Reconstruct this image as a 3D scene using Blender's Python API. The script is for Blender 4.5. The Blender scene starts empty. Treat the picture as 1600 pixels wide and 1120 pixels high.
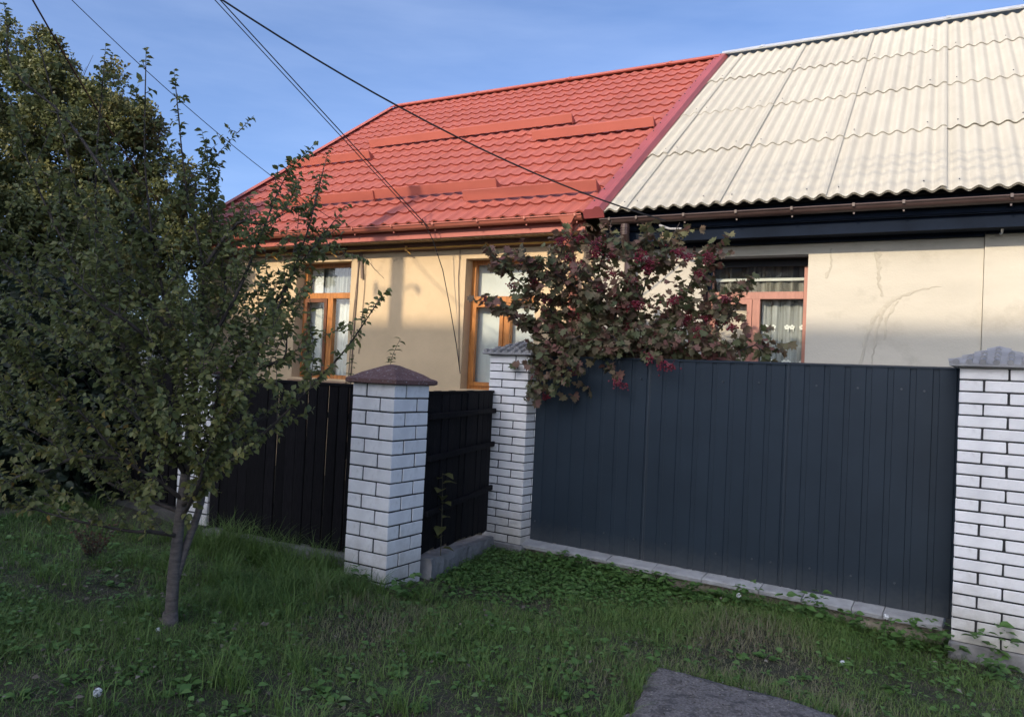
import bpy, math, random
import numpy as np
from mathutils import Matrix, Vector

random.seed(11); rng = np.random.default_rng(11)
scene = bpy.context.scene
COL = scene.collection
rad = math.radians

# ------------------------------------------------------------------ camera, sky, sun, exposure
cam = bpy.data.cameras.new("camera")
cam.sensor_width = 36.0
cam.lens = 27.1
cam.clip_start = 0.05
cam.clip_end = 600
cam_o = bpy.data.objects.new("camera", cam)
COL.objects.link(cam_o)
PITCH, ROLL = rad(1.308), rad(2.721)
cp, sp, cr, sr = math.cos(PITCH), math.sin(PITCH), math.cos(ROLL), math.sin(ROLL)
fwd = Vector((0, cp, sp)); rt = Vector((1, 0, 0)); dn = Vector((0, sp, -cp))
rt2 = rt * cr - dn * sr
dn2 = rt * sr + dn * cr
m = Matrix((rt2, -dn2, -fwd)).transposed().to_4x4()
m.translation = (0, 0, 1.5)
cam_o.matrix_world = m
scene.camera = cam_o

YAW_H = rad(28.377)          # the houses' front wall
YAW_F = rad(34.583)          # the metal fence
YAW_P = rad(31.5)            # the corner pillar
SUN_EL = rad(28.0)
SUN_AZ = YAW_H + rad(13.0)   # the way the light travels, from +Y towards +X

world = bpy.data.worlds.new("World")
scene.world = world
world.use_nodes = True
wn = world.node_tree.nodes; wl = world.node_tree.links
bg = wn["Background"]
bg.inputs[1].default_value = 0.15
sky = wn.new("ShaderNodeTexSky")
sky.sky_type = 'NISHITA'
sky.sun_disc = False
sky.sun_elevation = SUN_EL
sky.sun_rotation = SUN_AZ + math.pi
sky.air_density = 0.56; sky.dust_density = 3.4; sky.ozone_density = 4.2
# thin high cloud
tc = wn.new("ShaderNodeTexCoord")
mp = wn.new("ShaderNodeMapping"); mp.inputs[3].default_value = (1.2, 2.2, 7.0); mp.inputs[2].default_value = (0.2, 0.1, 0.5)
nz = wn.new("ShaderNodeTexNoise"); nz.inputs["Scale"].default_value = 1.1; nz.inputs["Detail"].default_value = 7; nz.inputs["Roughness"].default_value = 0.55
rp = wn.new("ShaderNodeValToRGB"); rp.color_ramp.elements[0].position = 0.45; rp.color_ramp.elements[1].position = 0.85
rp.color_ramp.elements[0].color = (0, 0, 0, 1); rp.color_ramp.elements[1].color = (0.09, 0.09, 0.09, 1)
mx = wn.new("ShaderNodeMix"); mx.data_type = 'RGBA'
mx.inputs[7].default_value = (7.5, 8.2, 9.5, 1)
wl.new(tc.outputs["Generated"], mp.inputs[0]); wl.new(mp.outputs[0], nz.inputs["Vector"])
wl.new(nz.outputs["Fac"], rp.inputs[0]); wl.new(rp.outputs[0], mx.inputs[0])
wl.new(sky.outputs[0], mx.inputs[6]); wl.new(mx.outputs[2], bg.inputs[0])

sun = bpy.data.lights.new("sun", 'SUN')
sun.energy = 2.0
sun.angle = rad(0.47)
sun.color = (1.0, 0.83, 0.62)
sun_o = bpy.data.objects.new("sun", sun)
COL.objects.link(sun_o)
trav = Vector((math.sin(SUN_AZ) * math.cos(SUN_EL), math.cos(SUN_AZ) * math.cos(SUN_EL), -math.sin(SUN_EL)))
sun_o.rotation_euler = trav.to_track_quat('-Z', 'Y').to_euler()

vs = scene.view_settings
vs.view_transform = 'Standard'; vs.look = 'None'; vs.gamma = 1.0; vs.use_curve_mapping = False
vs.exposure = 1.12
scene.cycles.max_bounces = 8
scene.cycles.transparent_max_bounces = 12

# ------------------------------------------------------------------ materials
def mat(name, col, rough=0.7, var=0.0, vscale=3.0, bump=0.0, bscale=60.0, metal=0.0, col2=None, spec=0.5, stretch=None, detail=6, lo=0.35, hi=0.65, extra=None):
    m_ = bpy.data.materials.new(name); m_.use_nodes = True
    n = m_.node_tree.nodes; l = m_.node_tree.links
    b = n["Principled BSDF"]
    b.inputs["Roughness"].default_value = rough
    b.inputs["Metallic"].default_value = metal
    b.inputs["Specular IOR Level"].default_value = spec
    b.inputs["Base Color"].default_value = (*col, 1)
    t = n.new("ShaderNodeTexCoord"); mpn = n.new("ShaderNodeMapping")
    l.new(t.outputs["Object"], mpn.inputs[0])
    if stretch: mpn.inputs[3].default_value = stretch
    cur = None
    if var > 0 or col2:
        z = n.new("ShaderNodeTexNoise"); z.inputs["Scale"].default_value = vscale; z.inputs["Detail"].default_value = detail; z.inputs["Roughness"].default_value = 0.6
        l.new(mpn.outputs[0], z.inputs["Vector"])
        r = n.new("ShaderNodeValToRGB")
        r.color_ramp.elements[0].position = lo; r.color_ramp.elements[1].position = hi
        c2 = col2 if col2 else tuple(min(1, c * (1 + var)) for c in col)
        c1 = col if col2 else tuple(c * (1 - var) for c in col)
        r.color_ramp.elements[0].color = (*c1, 1); r.color_ramp.elements[1].color = (*c2, 1)
        l.new(z.outputs["Fac"], r.inputs[0])
        cur = r.outputs[0]
        l.new(cur, b.inputs["Base Color"])
    if extra:                     # second, finer or coarser dirt layer: (colour, scale, amount, threshold)
        ec, es, ea, et = extra
        z2 = n.new("ShaderNodeTexNoise"); z2.inputs["Scale"].default_value = es; z2.inputs["Detail"].default_value = 8; z2.inputs["Roughness"].default_value = 0.65
        l.new(t.outputs["Object"], z2.inputs["Vector"])
        mr = n.new("ShaderNodeMapRange"); mr.inputs[1].default_value = et; mr.inputs[2].default_value = et + 0.12; mr.inputs[4].default_value = ea
        l.new(z2.outputs["Fac"], mr.inputs[0])
        mm = n.new("ShaderNodeMix"); mm.data_type = 'RGBA'
        l.new(mr.outputs[0], mm.inputs[0])
        if cur: l.new(cur, mm.inputs[6])
        else: mm.inputs[6].default_value = (*col, 1)
        mm.inputs[7].default_value = (*ec, 1)
        l.new(mm.outputs[2], b.inputs["Base Color"])
    if bump > 0:
        z3 = n.new("ShaderNodeTexNoise"); z3.inputs["Scale"].default_value = bscale; z3.inputs["Detail"].default_value = 5
        l.new(t.outputs["Object"], z3.inputs["Vector"])
        bp = n.new("ShaderNodeBump"); bp.inputs["Strength"].default_value = bump; bp.inputs["Distance"].default_value = 0.01
        l.new(z3.outputs["Fac"], bp.inputs["Height"]); l.new(bp.outputs[0], b.inputs["Normal"])
    return m_

def rnd_tint(m_, amount):
    """each object of this material a little lighter or darker than the next"""
    n = m_.node_tree.nodes; l = m_.node_tree.links; b = n["Principled BSDF"]
    oi = n.new("ShaderNodeObjectInfo"); mr = n.new("ShaderNodeMapRange")
    mr.inputs[3].default_value = 1 - amount; mr.inputs[4].default_value = 1 + amount
    l.new(oi.outputs["Random"], mr.inputs[0])
    hsv = n.new("ShaderNodeHueSaturation"); l.new(mr.outputs[0], hsv.inputs["Value"])
    s = b.inputs["Base Color"]
    if s.is_linked:
        l.new(s.links[0].from_socket, hsv.inputs["Color"])
    else: hsv.inputs["Color"].default_value = s.default_value
    l.new(hsv.outputs[0], s)
    return m_

def dirt_low(m_, z0, z1, col, amount, sc=9.0):
    """splashed dirt that thins out above the ground: full at height z0, gone at z1"""
    n = m_.node_tree.nodes; l = m_.node_tree.links; b = n["Principled BSDF"]
    g = n.new("ShaderNodeNewGeometry"); sx = n.new("ShaderNodeSeparateXYZ"); l.new(g.outputs["Position"], sx.inputs[0])
    mr = n.new("ShaderNodeMapRange"); mr.inputs[1].default_value = z0; mr.inputs[2].default_value = z1; mr.inputs[3].default_value = 1.0; mr.inputs[4].default_value = 0.0
    l.new(sx.outputs[2], mr.inputs[0])
    z = n.new("ShaderNodeTexNoise"); z.inputs["Scale"].default_value = sc; z.inputs["Detail"].default_value = 9; z.inputs["Roughness"].default_value = .7
    l.new(g.outputs["Position"], z.inputs["Vector"])
    ad = n.new("ShaderNodeMath"); ad.operation = 'ADD'; l.new(mr.outputs[0], ad.inputs[0]); l.new(z.outputs["Fac"], ad.inputs[1])
    m2 = n.new("ShaderNodeMapRange"); m2.inputs[1].default_value = .72; m2.inputs[2].default_value = 1.45; m2.inputs[4].default_value = amount
    l.new(ad.outputs[0], m2.inputs[0])
    mm = n.new("ShaderNodeMix"); mm.data_type = 'RGBA'; l.new(m2.outputs[0], mm.inputs[0]); mm.inputs[7].default_value = (*col, 1)
    s = b.inputs["Base Color"]
    if s.is_linked: l.new(s.links[0].from_socket, mm.inputs[6])
    else: mm.inputs[6].default_value = s.default_value
    l.new(mm.outputs[2], s); return m_

def leaf_mat(name, stops, rough=0.5, trans=0.3):
    m_ = bpy.data.materials.new(name); m_.use_nodes = True
    n = m_.node_tree.nodes; l = m_.node_tree.links
    b = n["Principled BSDF"]; out = n["Material Output"]
    a = n.new("ShaderNodeAttribute"); a.attribute_name = "tone"
    r = n.new("ShaderNodeValToRGB")
    e = r.color_ramp.elements
    e[0].position = stops[0][0]; e[0].color = (*stops[0][1], 1)
    e[1].position = stops[-1][0]; e[1].color = (*stops[-1][1], 1)
    for p, c in stops[1:-1]:
        k = e.new(p); k.color = (*c, 1)
    l.new(a.outputs["Fac"], r.inputs[0]); l.new(r.outputs[0], b.inputs["Base Color"])
    b.inputs["Roughness"].default_value = rough
    b.inputs["Specular IOR Level"].default_value = 0.35
    tr = n.new("ShaderNodeBsdfTranslucent"); l.new(r.outputs[0], tr.inputs[0])
    ms = n.new("ShaderNodeMixShader"); ms.inputs[0].default_value = trans
    l.new(b.outputs[0], ms.inputs[1]); l.new(tr.outputs[0], ms.inputs[2]); l.new(ms.outputs[0], out.inputs[0])
    return m_

M = {}
M['peach'] = mat("peach_plaster", (.56, .425, .255), .9, .08, 1.6, .35, 90, extra=((.42, .29, .19), 2.4, .35, .60))
M['cream'] = mat("cream_plaster", (.475, .445, .365), .9, .08, 1.3, .25, 70, stretch=(.5, 1, 1.6), extra=((.365, .335, .27), 1.7, .7, .54))
M['cream2'] = mat("patched_plaster", (.42, .39, .315), .9, .08, 6, .5, 40)
M['red_roof'] = mat("red_coated_steel", (.365, .102, .074), .5, .06, 1.2, .03, 30, extra=((.36, .085, .06), 3.0, .5, .58))
M['red_trim'] = mat("red_trim_steel", (.37, .104, .074), .5, .05, 2.0)
M['verge'] = mat("purple_red_flashing", (.30, .075, .075), .4, .08, 2.0)
M['red_gutter'] = mat("red_gutter_steel", (.40, .13, .09), .35, .05, 4.0)
M['slate'] = rnd_tint(mat("cream_fibre_cement", (.425, .405, .34), .8, .05, 2.0, .12, 40, stretch=(3, .6, 1), extra=((.36, .33, .265), 3.2, .45, .60)), .035)
M['ridge'] = mat("galvanised_ridge", (.62, .65, .68), .4, .08, 5, metal=.5)
M['brown_gutter'] = mat("brown_gutter_steel", (.06, .038, .034), .38, .15, 4.0)
M['brown_pvc'] = mat("brown_cornice_paint", (.115, .06, .042), .6, .12, 5.0, .1, 60)
M['beige_soffit'] = mat("beige_soffit", (.36, .26, .16), .6, .08, 6)
M['navy'] = mat("dark_blue_eave_paint", (.008, .013, .024), .85, .2, 3.0, .08, 50, spec=.1)
M['yellow_pipe'] = mat("yellow_gas_pipe", (.50, .28, .06), .5, .15, 6)
M['oak'] = mat("golden_oak_frame", (.42, .17, .045), .38, .25, 6, stretch=(6, 6, 1))
M['oak_dark'] = mat("dark_oak_frame", (.16, .065, .03), .4, .2, 6)
M['pine'] = mat("pinkish_brown_frame", (.33, .145, .10), .5, .12, 8, stretch=(4, 4, 1))
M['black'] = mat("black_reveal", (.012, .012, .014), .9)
M['sill'] = mat("sill_metal", (.30, .20, .12), .4)
M['white_brick'] = rnd_tint(mat("white_silicate_brick", (.82, .80, .765), .75, .06, 9, .25, 120, extra=((.52, .49, .44), 5.0, .55, .57)), .05)
M['mortar'] = mat("dark_mortar", (.028, .027, .026), .95, .4, 30, .4, 120)
M['brown_cap'] = mat("brown_cap", (.145, .075, .062), .8, .15, 8, .45, 90, extra=((.42, .37, .35), 55, .9, .57))
M['grey_cap'] = mat("grey_cap", (.30, .295, .29), .85, .14, 9, .3, 90)
M['concrete'] = mat("grey_concrete", (.23, .22, .205), .9, .25, 6, .5, 70, extra=((.15, .145, .13), 9, .6, .55))
M['concrete_shade'] = mat('shade_darkened_concrete', (.085, .08, .07), .95, .3, 6, .5, 70)  # darker copy of the concrete, deep shade put into its colour
M['coping'] = rnd_tint(mat("pale_coping", (.42, .42, .41), .85, .16, 8, .4, 60, extra=((.24, .235, .22), 10, .55, .58)), .06)
M['stucco'] = mat("sandy_plinth_render", (.26, .225, .17), .95, .2, 10, .8, 60)
M['anthracite'] = mat("anthracite_sheet", (.021, .032, .044), .45, .10, 2.0, .35, 2.6, extra=((.032, .044, .056), 3.5, .35, .6), spec=.3)
M['wood_black'] = rnd_tint(mat("black_brown_wood", (.0075, .0066, .0075), .75, .4, 14, .35, 50, stretch=(8, 8, .8), spec=.15), .35)
dirt_low(M['white_brick'], -.1, .55, (.36, .32, .25), .8); dirt_low(M['anthracite'], -.06, .26, (.10, .10, .095), .45, 26.0); dirt_low(M['coping'], -.1, .1, (.2, .19, .16), .6)
M['screw'] = mat("screw_head", (.12, .13, .14), .35, metal=.6)
M['soil'] = mat("soil", (.030, .032, .014), 1.0, .3, 4, 1.0, 40, col2=(.060, .050, .030))
M['slab'] = mat("weathered_slab", (.20, .175, .155), .95, .45, 75, 1.0, 90, extra=((.06, .052, .047), 14, .75, .50))
M['bark'] = mat("grey_brown_bark", (.10, .085, .074), .9, .3, 18, .7, 60, stretch=(1, 1, 4))
M['bark_d'] = mat("dark_bark", (.045, .036, .03), .9, .3, 18, .6, 60)
M['cable'] = mat("black_cable", (.012, .012, .014), .6)
M['cable_w'] = mat("old_wall_cable", (.17, .12, .085), .7)
M['white_bit'] = mat("white_stone", (.72, .72, .70), .8, .1, 20)
M['pole'] = mat("pole_concrete", (.36, .35, .33), .9, .1, 3)
M['block'] = mat("grey_block_wall", (.42, .40, .37), .9, .06, .5)
M['dark_glass'] = mat("block_window_glass", (.04, .05, .06), .1)
M['cloth'] = mat("white_curtain", (.66, .67, .63), .9, .04, 8)
M['cloth_beige'] = mat("beige_blind", (.60, .50, .40), .9, .05, 4)
M['interior'] = mat("interior_grey", (.25, .24, .22), .9)
M['flower'] = mat("curtain_flower_white", (.80, .79, .73), .9)

def glass_mat(name, tint=(.88, .92, .92), refl=.10):
    m_ = bpy.data.materials.new(name); m_.use_nodes = True
    n = m_.node_tree.nodes; l = m_.node_tree.links; n.remove(n["Principled BSDF"])
    t = n.new("ShaderNodeBsdfTransparent"); t.inputs[0].default_value = (*tint, 1)
    g = n.new("ShaderNodeBsdfGlossy"); g.inputs["Roughness"].default_value = 0.02
    lw = n.new("ShaderNodeLayerWeight")                  # same from both faces of the pane
    pw = n.new("ShaderNodeMath"); pw.operation = 'POWER'; pw.inputs[1].default_value = 3.0
    l.new(lw.outputs["Facing"], pw.inputs[0])
    ad = n.new("ShaderNodeMath"); ad.operation = 'MULTIPLY_ADD'; ad.inputs[1].default_value = .75; ad.inputs[2].default_value = refl * .5
    l.new(pw.outputs[0], ad.inputs[0])
    mxs = n.new("ShaderNodeMixShader"); l.new(ad.outputs[0], mxs.inputs[0]); l.new(t.outputs[0], mxs.inputs[1]); l.new(g.outputs[0], mxs.inputs[2])
    l.new(mxs.outputs[0], n["Material Output"].inputs[0])
    return m_
M['glass'] = glass_mat("window_glass", (.95, .97, .96), .08)

def sheer_mat(name, col, open_):
    m_ = bpy.data.materials.new(name); m_.use_nodes = True
    n = m_.node_tree.nodes; l = m_.node_tree.links
    b = n["Principled BSDF"]; b.inputs["Base Color"].default_value = (*col, 1); b.inputs["Roughness"].default_value = .95
    t = n.new("ShaderNodeBsdfTransparent")
    c = n.new("ShaderNodeTexCoord"); mpn = n.new("ShaderNodeMapping"); mpn.inputs[3].default_value = (22, 1, .6)
    z = n.new("ShaderNodeTexNoise"); z.inputs["Scale"].default_value = 1.0; z.inputs["Detail"].default_value = 4
    l.new(c.outputs["Object"], mpn.inputs[0]); l.new(mpn.outputs[0], z.inputs["Vector"])
    mr = n.new("ShaderNodeMapRange"); mr.inputs[1].default_value = .35; mr.inputs[2].default_value = .65; mr.inputs[3].default_value = max(0, open_ - .28); mr.inputs[4].default_value = min(1, open_ + .28)
    l.new(z.outputs["Fac"], mr.inputs[0])
    mxs = n.new("ShaderNodeMixShader"); l.new(mr.outputs[0], mxs.inputs[0]); l.new(b.outputs[0], mxs.inputs[1]); l.new(t.outputs[0], mxs.inputs[2])
    l.new(mxs.outputs[0], n["Material Output"].inputs[0])
    return m_
M['sheer'] = sheer_mat("sheer_curtain", (.52, .53, .50), .42)
M['sheer_grey'] = sheer_mat("grey_sheer_curtain", (.42, .44, .42), .30)
M['sheer_dim'] = sheer_mat("dim_net_curtain", (.42, .40, .34), .55)

M['plum'] = leaf_mat("plum_leaf", [(0, (0.104, 0.132, 0.051)), (.5, (0.177, 0.201, 0.073)), (.8, (0.232, 0.226, 0.073)), (.93, (0.317, 0.268, 0.085)), (1, (0.390, 0.244, 0.073))], .42, .4)
M['bgleaf'] = leaf_mat("fine_tree_leaf", [(0, (.070, .088, .032)), (.5, (.120, .138, .048)), (.85, (.18, .180, .062)), (1, (.24, .21, .08))])
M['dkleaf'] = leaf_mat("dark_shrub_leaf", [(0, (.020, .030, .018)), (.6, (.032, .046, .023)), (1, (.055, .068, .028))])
M['vibleaf'] = leaf_mat("viburnum_leaf", [(0, (0.094, 0.116, 0.050)), (.35, (0.138, 0.143, 0.064)), (.6, (0.182, 0.143, 0.079)), (.8, (0.220, 0.127, 0.088)), (1, (0.220, 0.094, 0.077))], .6)
M['shootleaf'] = leaf_mat("yellow_green_leaf", [(0, (.085, .095, .03)), (1, (.16, .14, .045))])
M['grass'] = leaf_mat("grass_blade", [(0, (0.085, 0.152, 0.032)), (.45, (0.149, 0.234, 0.054)), (.7, (0.183, 0.232, 0.076)), (.85, (0.232, 0.207, 0.116)), (1, (0.268, 0.232, 0.146))], .55, .25)
M['weed'] = leaf_mat("weed_leaf", [(0, (0.070, 0.142, 0.034)), (.6, (0.126, 0.234, 0.058)), (.9, (0.192, 0.264, 0.102)), (1, (0.216, 0.228, 0.132))], .55, .25)
M['dryweed'] = leaf_mat("dry_weed", [(0, (.06, .035, .02)), (1, (.14, .075, .04))], .8, .1)
M['litter'] = leaf_mat('dry_plant_litter', [(0, (.05, .04, .032)), (.6, (.16, .135, .10)), (1, (.42, .38, .31))], .9, 0)
M['berry'] = mat("dark_red_berry", (.17, .011, .024), .3, .35, 40)
M['stalk'] = mat("green_stalk", (.06, .055, .03), .8)

# ------------------------------------------------------------------ geometry helpers
def link(o, parent=None):
    COL.objects.link(o)
    if parent is not None: o.parent = parent
    return o

def empty(name, loc, yaw=0.0, label=None, cat=None, group=None, kind=None):
    o = bpy.data.objects.new(name, None)
    o.empty_display_size = .2
    o.location = loc; o.rotation_euler = (0, 0, -yaw)
    link(o); tag(o, label, cat, group, kind)
    return o

GROUPS = {'dandelion': 'dandelion clocks in the grass', 'leafy_shoot': 'young leafy shoots by the fences', 'overhead_cable': 'overhead cables', 'cable': 'thin cables on the peach wall', 'wooden_fence': 'black wooden fences', 'concrete_plinth': 'concrete plinths under the wooden fences', 'pillar_footing': 'footings of the grey capped pillars', 'utility_pole': 'utility poles', 'pale_stone': 'pale stones in the grass', 'house': 'terraced houses'}
def tag(o, label=None, cat=None, group=None, kind=None):
    if label: o['label'] = label
    if cat: o['category'] = cat
    if group: o['group'] = group
    if kind or label: o['kind'] = kind or 'thing'
    grp = GROUPS.get(o.name.split('.')[0])
    if grp and not group: o['group'] = grp
    return o

class MB:
    def __init__(s): s.v = []; s.f = []
    def add(s, vs, fs):
        k = len(s.v); s.v.extend([tuple(p) for p in vs]); s.f.extend([tuple(i + k for i in f) for f in fs])
    def box(s, x0, x1, y0, y1, z0, z1, jit=0.0):
        j = (lambda: random.uniform(-jit, jit)) if jit else (lambda: 0)
        vs = [(x + j(), y + j(), z + j()) for z in (z0, z1) for y in (y0, y1) for x in (x0, x1)]
        s.add(vs, [(0, 2, 3, 1), (4, 5, 7, 6), (0, 1, 5, 4), (2, 6, 7, 3), (0, 4, 6, 2), (1, 3, 7, 5)])
    def bbox(s, x0, x1, y0, y1, z0, z1, b=.004):
        """box with chamfered vertical and horizontal edges"""
        X = (x0, x0 + b, x1 - b, x1); Y = (y0, y0 + b, y1 - b, y1)
        def ring(zz, ins):
            i = b if ins else 0
            return [(x0 + b, y0 + i, zz), (x1 - b, y0 + i, zz), (x1 - i, y0 + b, zz), (x1 - i, y1 - b, zz), (x1 - b, y1 - i, zz), (x0 + b, y1 - i, zz), (x0 + i, y1 - b, zz), (x0 + i, y0 + b, zz)]
        R = [ring(z0, True), ring(z0 + b, False), ring(z1 - b, False), ring(z1, True)]
        vs = [p for r in R for p in r]; fs = []
        for k in range(3):
            for i in range(8):
                a, c = k * 8 + i, k * 8 + (i + 1) % 8
                fs.append((a, c, c + 8, a + 8))
        fs.append(tuple(range(7, -1, -1))); fs.append(tuple(range(24, 32)))
        s.add(vs, fs)
    def tube(s, pts, r, n=6, cap=True):
        pts = [Vector(p) for p in pts]; rs = r if isinstance(r, (list, tuple)) else [r] * len(pts)
        k0 = len(s.v); up = Vector((0, 0, 1)); prev = None
        for i, p in enumerate(pts):
            d = (pts[min(i + 1, len(pts) - 1)] - pts[max(i - 1, 0)])
            if d.length < 1e-9: d = Vector((0, 0, 1))
            d.normalize()
            if prev is None:
                a = d.orthogonal().normalized()
            else:
                a = prev - d * prev.dot(d)
                a = a.normalized() if a.length > 1e-6 else d.orthogonal().normalized()
            prev = a; b = d.cross(a)
            for j in range(n):
                t = 2 * math.pi * j / n
                s.v.append(tuple(p + (a * math.cos(t) + b * math.sin(t)) * rs[i]))
        for i in range(len(pts) - 1):
            for j in range(n):
                a, c = k0 + i * n + j, k0 + i * n + (j + 1) % n
                s.f.append((a, c, c + n, a + n))
        if cap:
            s.f.append(tuple(k0 + j for j in range(n - 1, -1, -1)))
            e = k0 + (len(pts) - 1) * n
            s.f.append(tuple(e + j for j in range(n)))
    def mesh(s, name):
        me = bpy.data.meshes.new(name); me.from_pydata(s.v, [], s.f); me.update(); return me
    def obj(s, name, m_, parent=None, smooth=False):
        me = s.mesh(name); me.materials.append(m_)
        if smooth: me.polygons.foreach_set("use_smooth", [True] * len(me.polygons))
        return link(bpy.data.objects.new(name, me), parent)

def boxobj(name, m_, parent, *a, **k):
    b = MB(); b.box(*a, **k); return b.obj(name, m_, parent)

def inst(name, me, parent, loc=(0, 0, 0), rot=(0, 0, 0), sc=(1, 1, 1)):
    o = bpy.data.objects.new(name, me); o.location = loc; o.rotation_euler = rot; o.scale = sc
    return link(o, parent)

def np_obj(name, V, F, m_, parent=None, tone=None, smooth=False):
    """triangle mesh from arrays"""
    me = bpy.data.meshes.new(name)
    V = np.ascontiguousarray(V, np.float32).reshape(-1, 3); F = np.ascontiguousarray(F, np.int32)
    k = F.shape[1]
    me.vertices.add(len(V)); me.vertices.foreach_set("co", V.ravel())
    me.loops.add(F.size); me.loops.foreach_set("vertex_index", F.ravel())
    me.polygons.add(len(F)); me.polygons.foreach_set("loop_start", np.arange(0, F.size, k, dtype=np.int32))
    if tone is not None:
        at = me.attributes.new("tone", 'FLOAT', 'POINT'); at.data.foreach_set("value", np.ascontiguousarray(tone, np.float32))
    me.update(calc_edges=True)
    if smooth: me.polygons.foreach_set("use_smooth", np.ones(len(F), bool))
    me.materials.append(m_)
    return link(bpy.data.objects.new(name, me), parent)

def unit(a): return a / np.maximum(np.linalg.norm(a, axis=-1, keepdims=True), 1e-9)

# leaf templates: x across, y along, z off the blade (tris only)
def tpl_oval(fold=.16, curl=-.18, w=.33):
    v = np.array([(0, 0, 0), (-w * .85, .28, fold), (-w, .58, fold), (0, 1, 0), (w, .58, fold), (w * .85, .28, fold), (0, .30, 0), (0, .64, 0)], float)
    v[:, 2] += curl * v[:, 1] ** 2
    f = np.array([(0, 6, 1), (1, 6, 7), (1, 7, 2), (2, 7, 3), (0, 5, 6), (5, 7, 6), (5, 4, 7), (4, 3, 7)])
    return v, f
def tpl_diamond():
    v = np.array([(0, 0, 0), (-.32, .45, .1), (0, 1, -.1), (.32, .45, .1)], float)
    return v, np.array([(0, 3, 1), (1, 3, 2)])
def tpl_lobed():
    o = [(0, 0), (-.28, .02), (-.62, .30), (-.34, .44), (-.40, .78), (-.14, .72), (0, 1.0), (.14, .72), (.40, .78), (.34, .44), (.62, .30), (.28, .02)]
    v = [(0, .36, -.05)] + [(x, y, .16 * abs(x) - .16 * y * y) for x, y in o]
    f = [(0, 1 + (i + 1) % len(o), 1 + i) for i in range(len(o))]
    return np.array(v, float), np.array(f)[:, ::-1]

def leaf_arrays(P, D, N, S, tpl, tone, width=None):
    """P roots, D along, N blade normal, S length"""
    v, f = tpl
    D = unit(D); X = unit(np.cross(D, N)); Nn = np.cross(X, D)
    w = np.ones(len(P)) if width is None else width
    V = P[:, None, :] + S[:, None, None] * (v[None, :, 0:1] * X[:, None, :] * w[:, None, None] + v[None, :, 1:2] * D[:, None, :] + v[None, :, 2:3] * Nn[:, None, :])
    k = len(v)
    F = (f[None] + (np.arange(len(P)) * k)[:, None, None]).reshape(-1, 3)
    T = np.repeat(tone, k)
    return V.reshape(-1, 3), F, T

def foliage(root, P, D, N, S, tpl, tone, m_, singles=300, eye=(0, 0, 1.5), name="foliage", lname="leaf", base=None):
    """the nearest leaves one by one, the rest as one mass"""
    base = np.zeros(3) if base is None else np.asarray(base, float)
    ms = []
    d = np.linalg.norm(P - np.asarray(eye), axis=1) / S
    order = np.argsort(d)
    one, rest = order[:singles], order[singles:]
    if len(rest):
        V, F, T = leaf_arrays(P[rest] - base, D[rest], N[rest], S[rest], tpl, tone[rest])
        o = np_obj(name, V, F, m_, root, T); o['kind'] = 'stuff'
    if singles:
        v, f = tpl
        for q in range(6):
            me = bpy.data.meshes.new(lname); me.from_pydata([tuple(p) for p in v], [], [tuple(int(i) for i in t) for t in f])
            at = me.attributes.new("tone", 'FLOAT', 'POINT'); at.data.foreach_set("value", np.full(len(v), np.quantile(tone, (q + .5) / 6), np.float32))
            me.materials.append(m_); me.update(); ms.append(me)
        Du = unit(D); X = unit(np.cross(Du, N)); Nn = np.cross(X, Du)
        qs = np.quantile(tone, [1 / 6, 2 / 6, 3 / 6, 4 / 6, 5 / 6])
        for i in one:
            o = bpy.data.objects.new(lname, ms[int(np.searchsorted(qs, tone[i]))])
            mw = Matrix((X[i] * S[i], Du[i] * S[i], Nn[i] * S[i])).transposed().to_4x4(); mw.translation = P[i] - base
            link(o, root); o.matrix_local = mw

def frame_pt(W0, yaw, a, b, z):
    return Vector((W0[0] + math.cos(yaw) * a + math.sin(yaw) * b, W0[1] - math.sin(yaw) * a + math.cos(yaw) * b, z))
W0 = (-2.6153, 10.573)
def hp(a, b, z): return frame_pt(W0, YAW_H, a, b, z)

def ground_z(x, y):
    x = np.asarray(x, float); y = np.asarray(y, float)
    xs = np.clip(x, -4, 4); ys = np.clip(y, 3.5, 8)
    z = -.05 - np.where(xs < 0, .07, .035) * xs - .03 * (ys - 5)
    z = z + .018 * np.sin(1.9 * x + .6) * np.cos(1.6 * y) + .012 * np.sin(4.3 * x - 1.2 * y)
    return z

# ------------------------------------------------------------------ ground
def build_ground():
    # one sheet: fine near the camera, coarse out to the horizon
    xs = np.concatenate([np.linspace(-300, -12, 10), np.linspace(-10, 10, 101), np.linspace(12, 300, 10)])
    ys = np.concatenate([np.linspace(-300, -6, 10), np.linspace(-4, 14, 91), np.linspace(16, 300, 10)])
    X, Y = np.meshgrid(xs, ys); Z = ground_z(X, Y)
    V = np.stack([X, Y, Z], -1).reshape(-1, 3)
    nx = len(xs); i, j = np.meshgrid(np.arange(nx - 1), np.arange(len(ys) - 1))
    a = (j * nx + i).ravel()
    F = np.stack([a, a + 1, a + nx + 1, a + nx], 1)
    o = np_obj("ground", V, F, M['soil'], smooth=True)
    o['kind'] = 'structure'
    return o
build_ground()

# ------------------------------------------------------------------ roof geometry shared by the two houses
RP = rad(35.448); RN0, RZ0 = -.40, 3.271
RS = (4.79 - RN0) / math.cos(RP)
def rf(a, s, h):
    return (a, RN0 + s * math.cos(RP) - h * math.sin(RP), RZ0 + s * math.sin(RP) + h * math.cos(RP))
def sn(nn): return (nn - RN0) / math.cos(RP)

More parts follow.
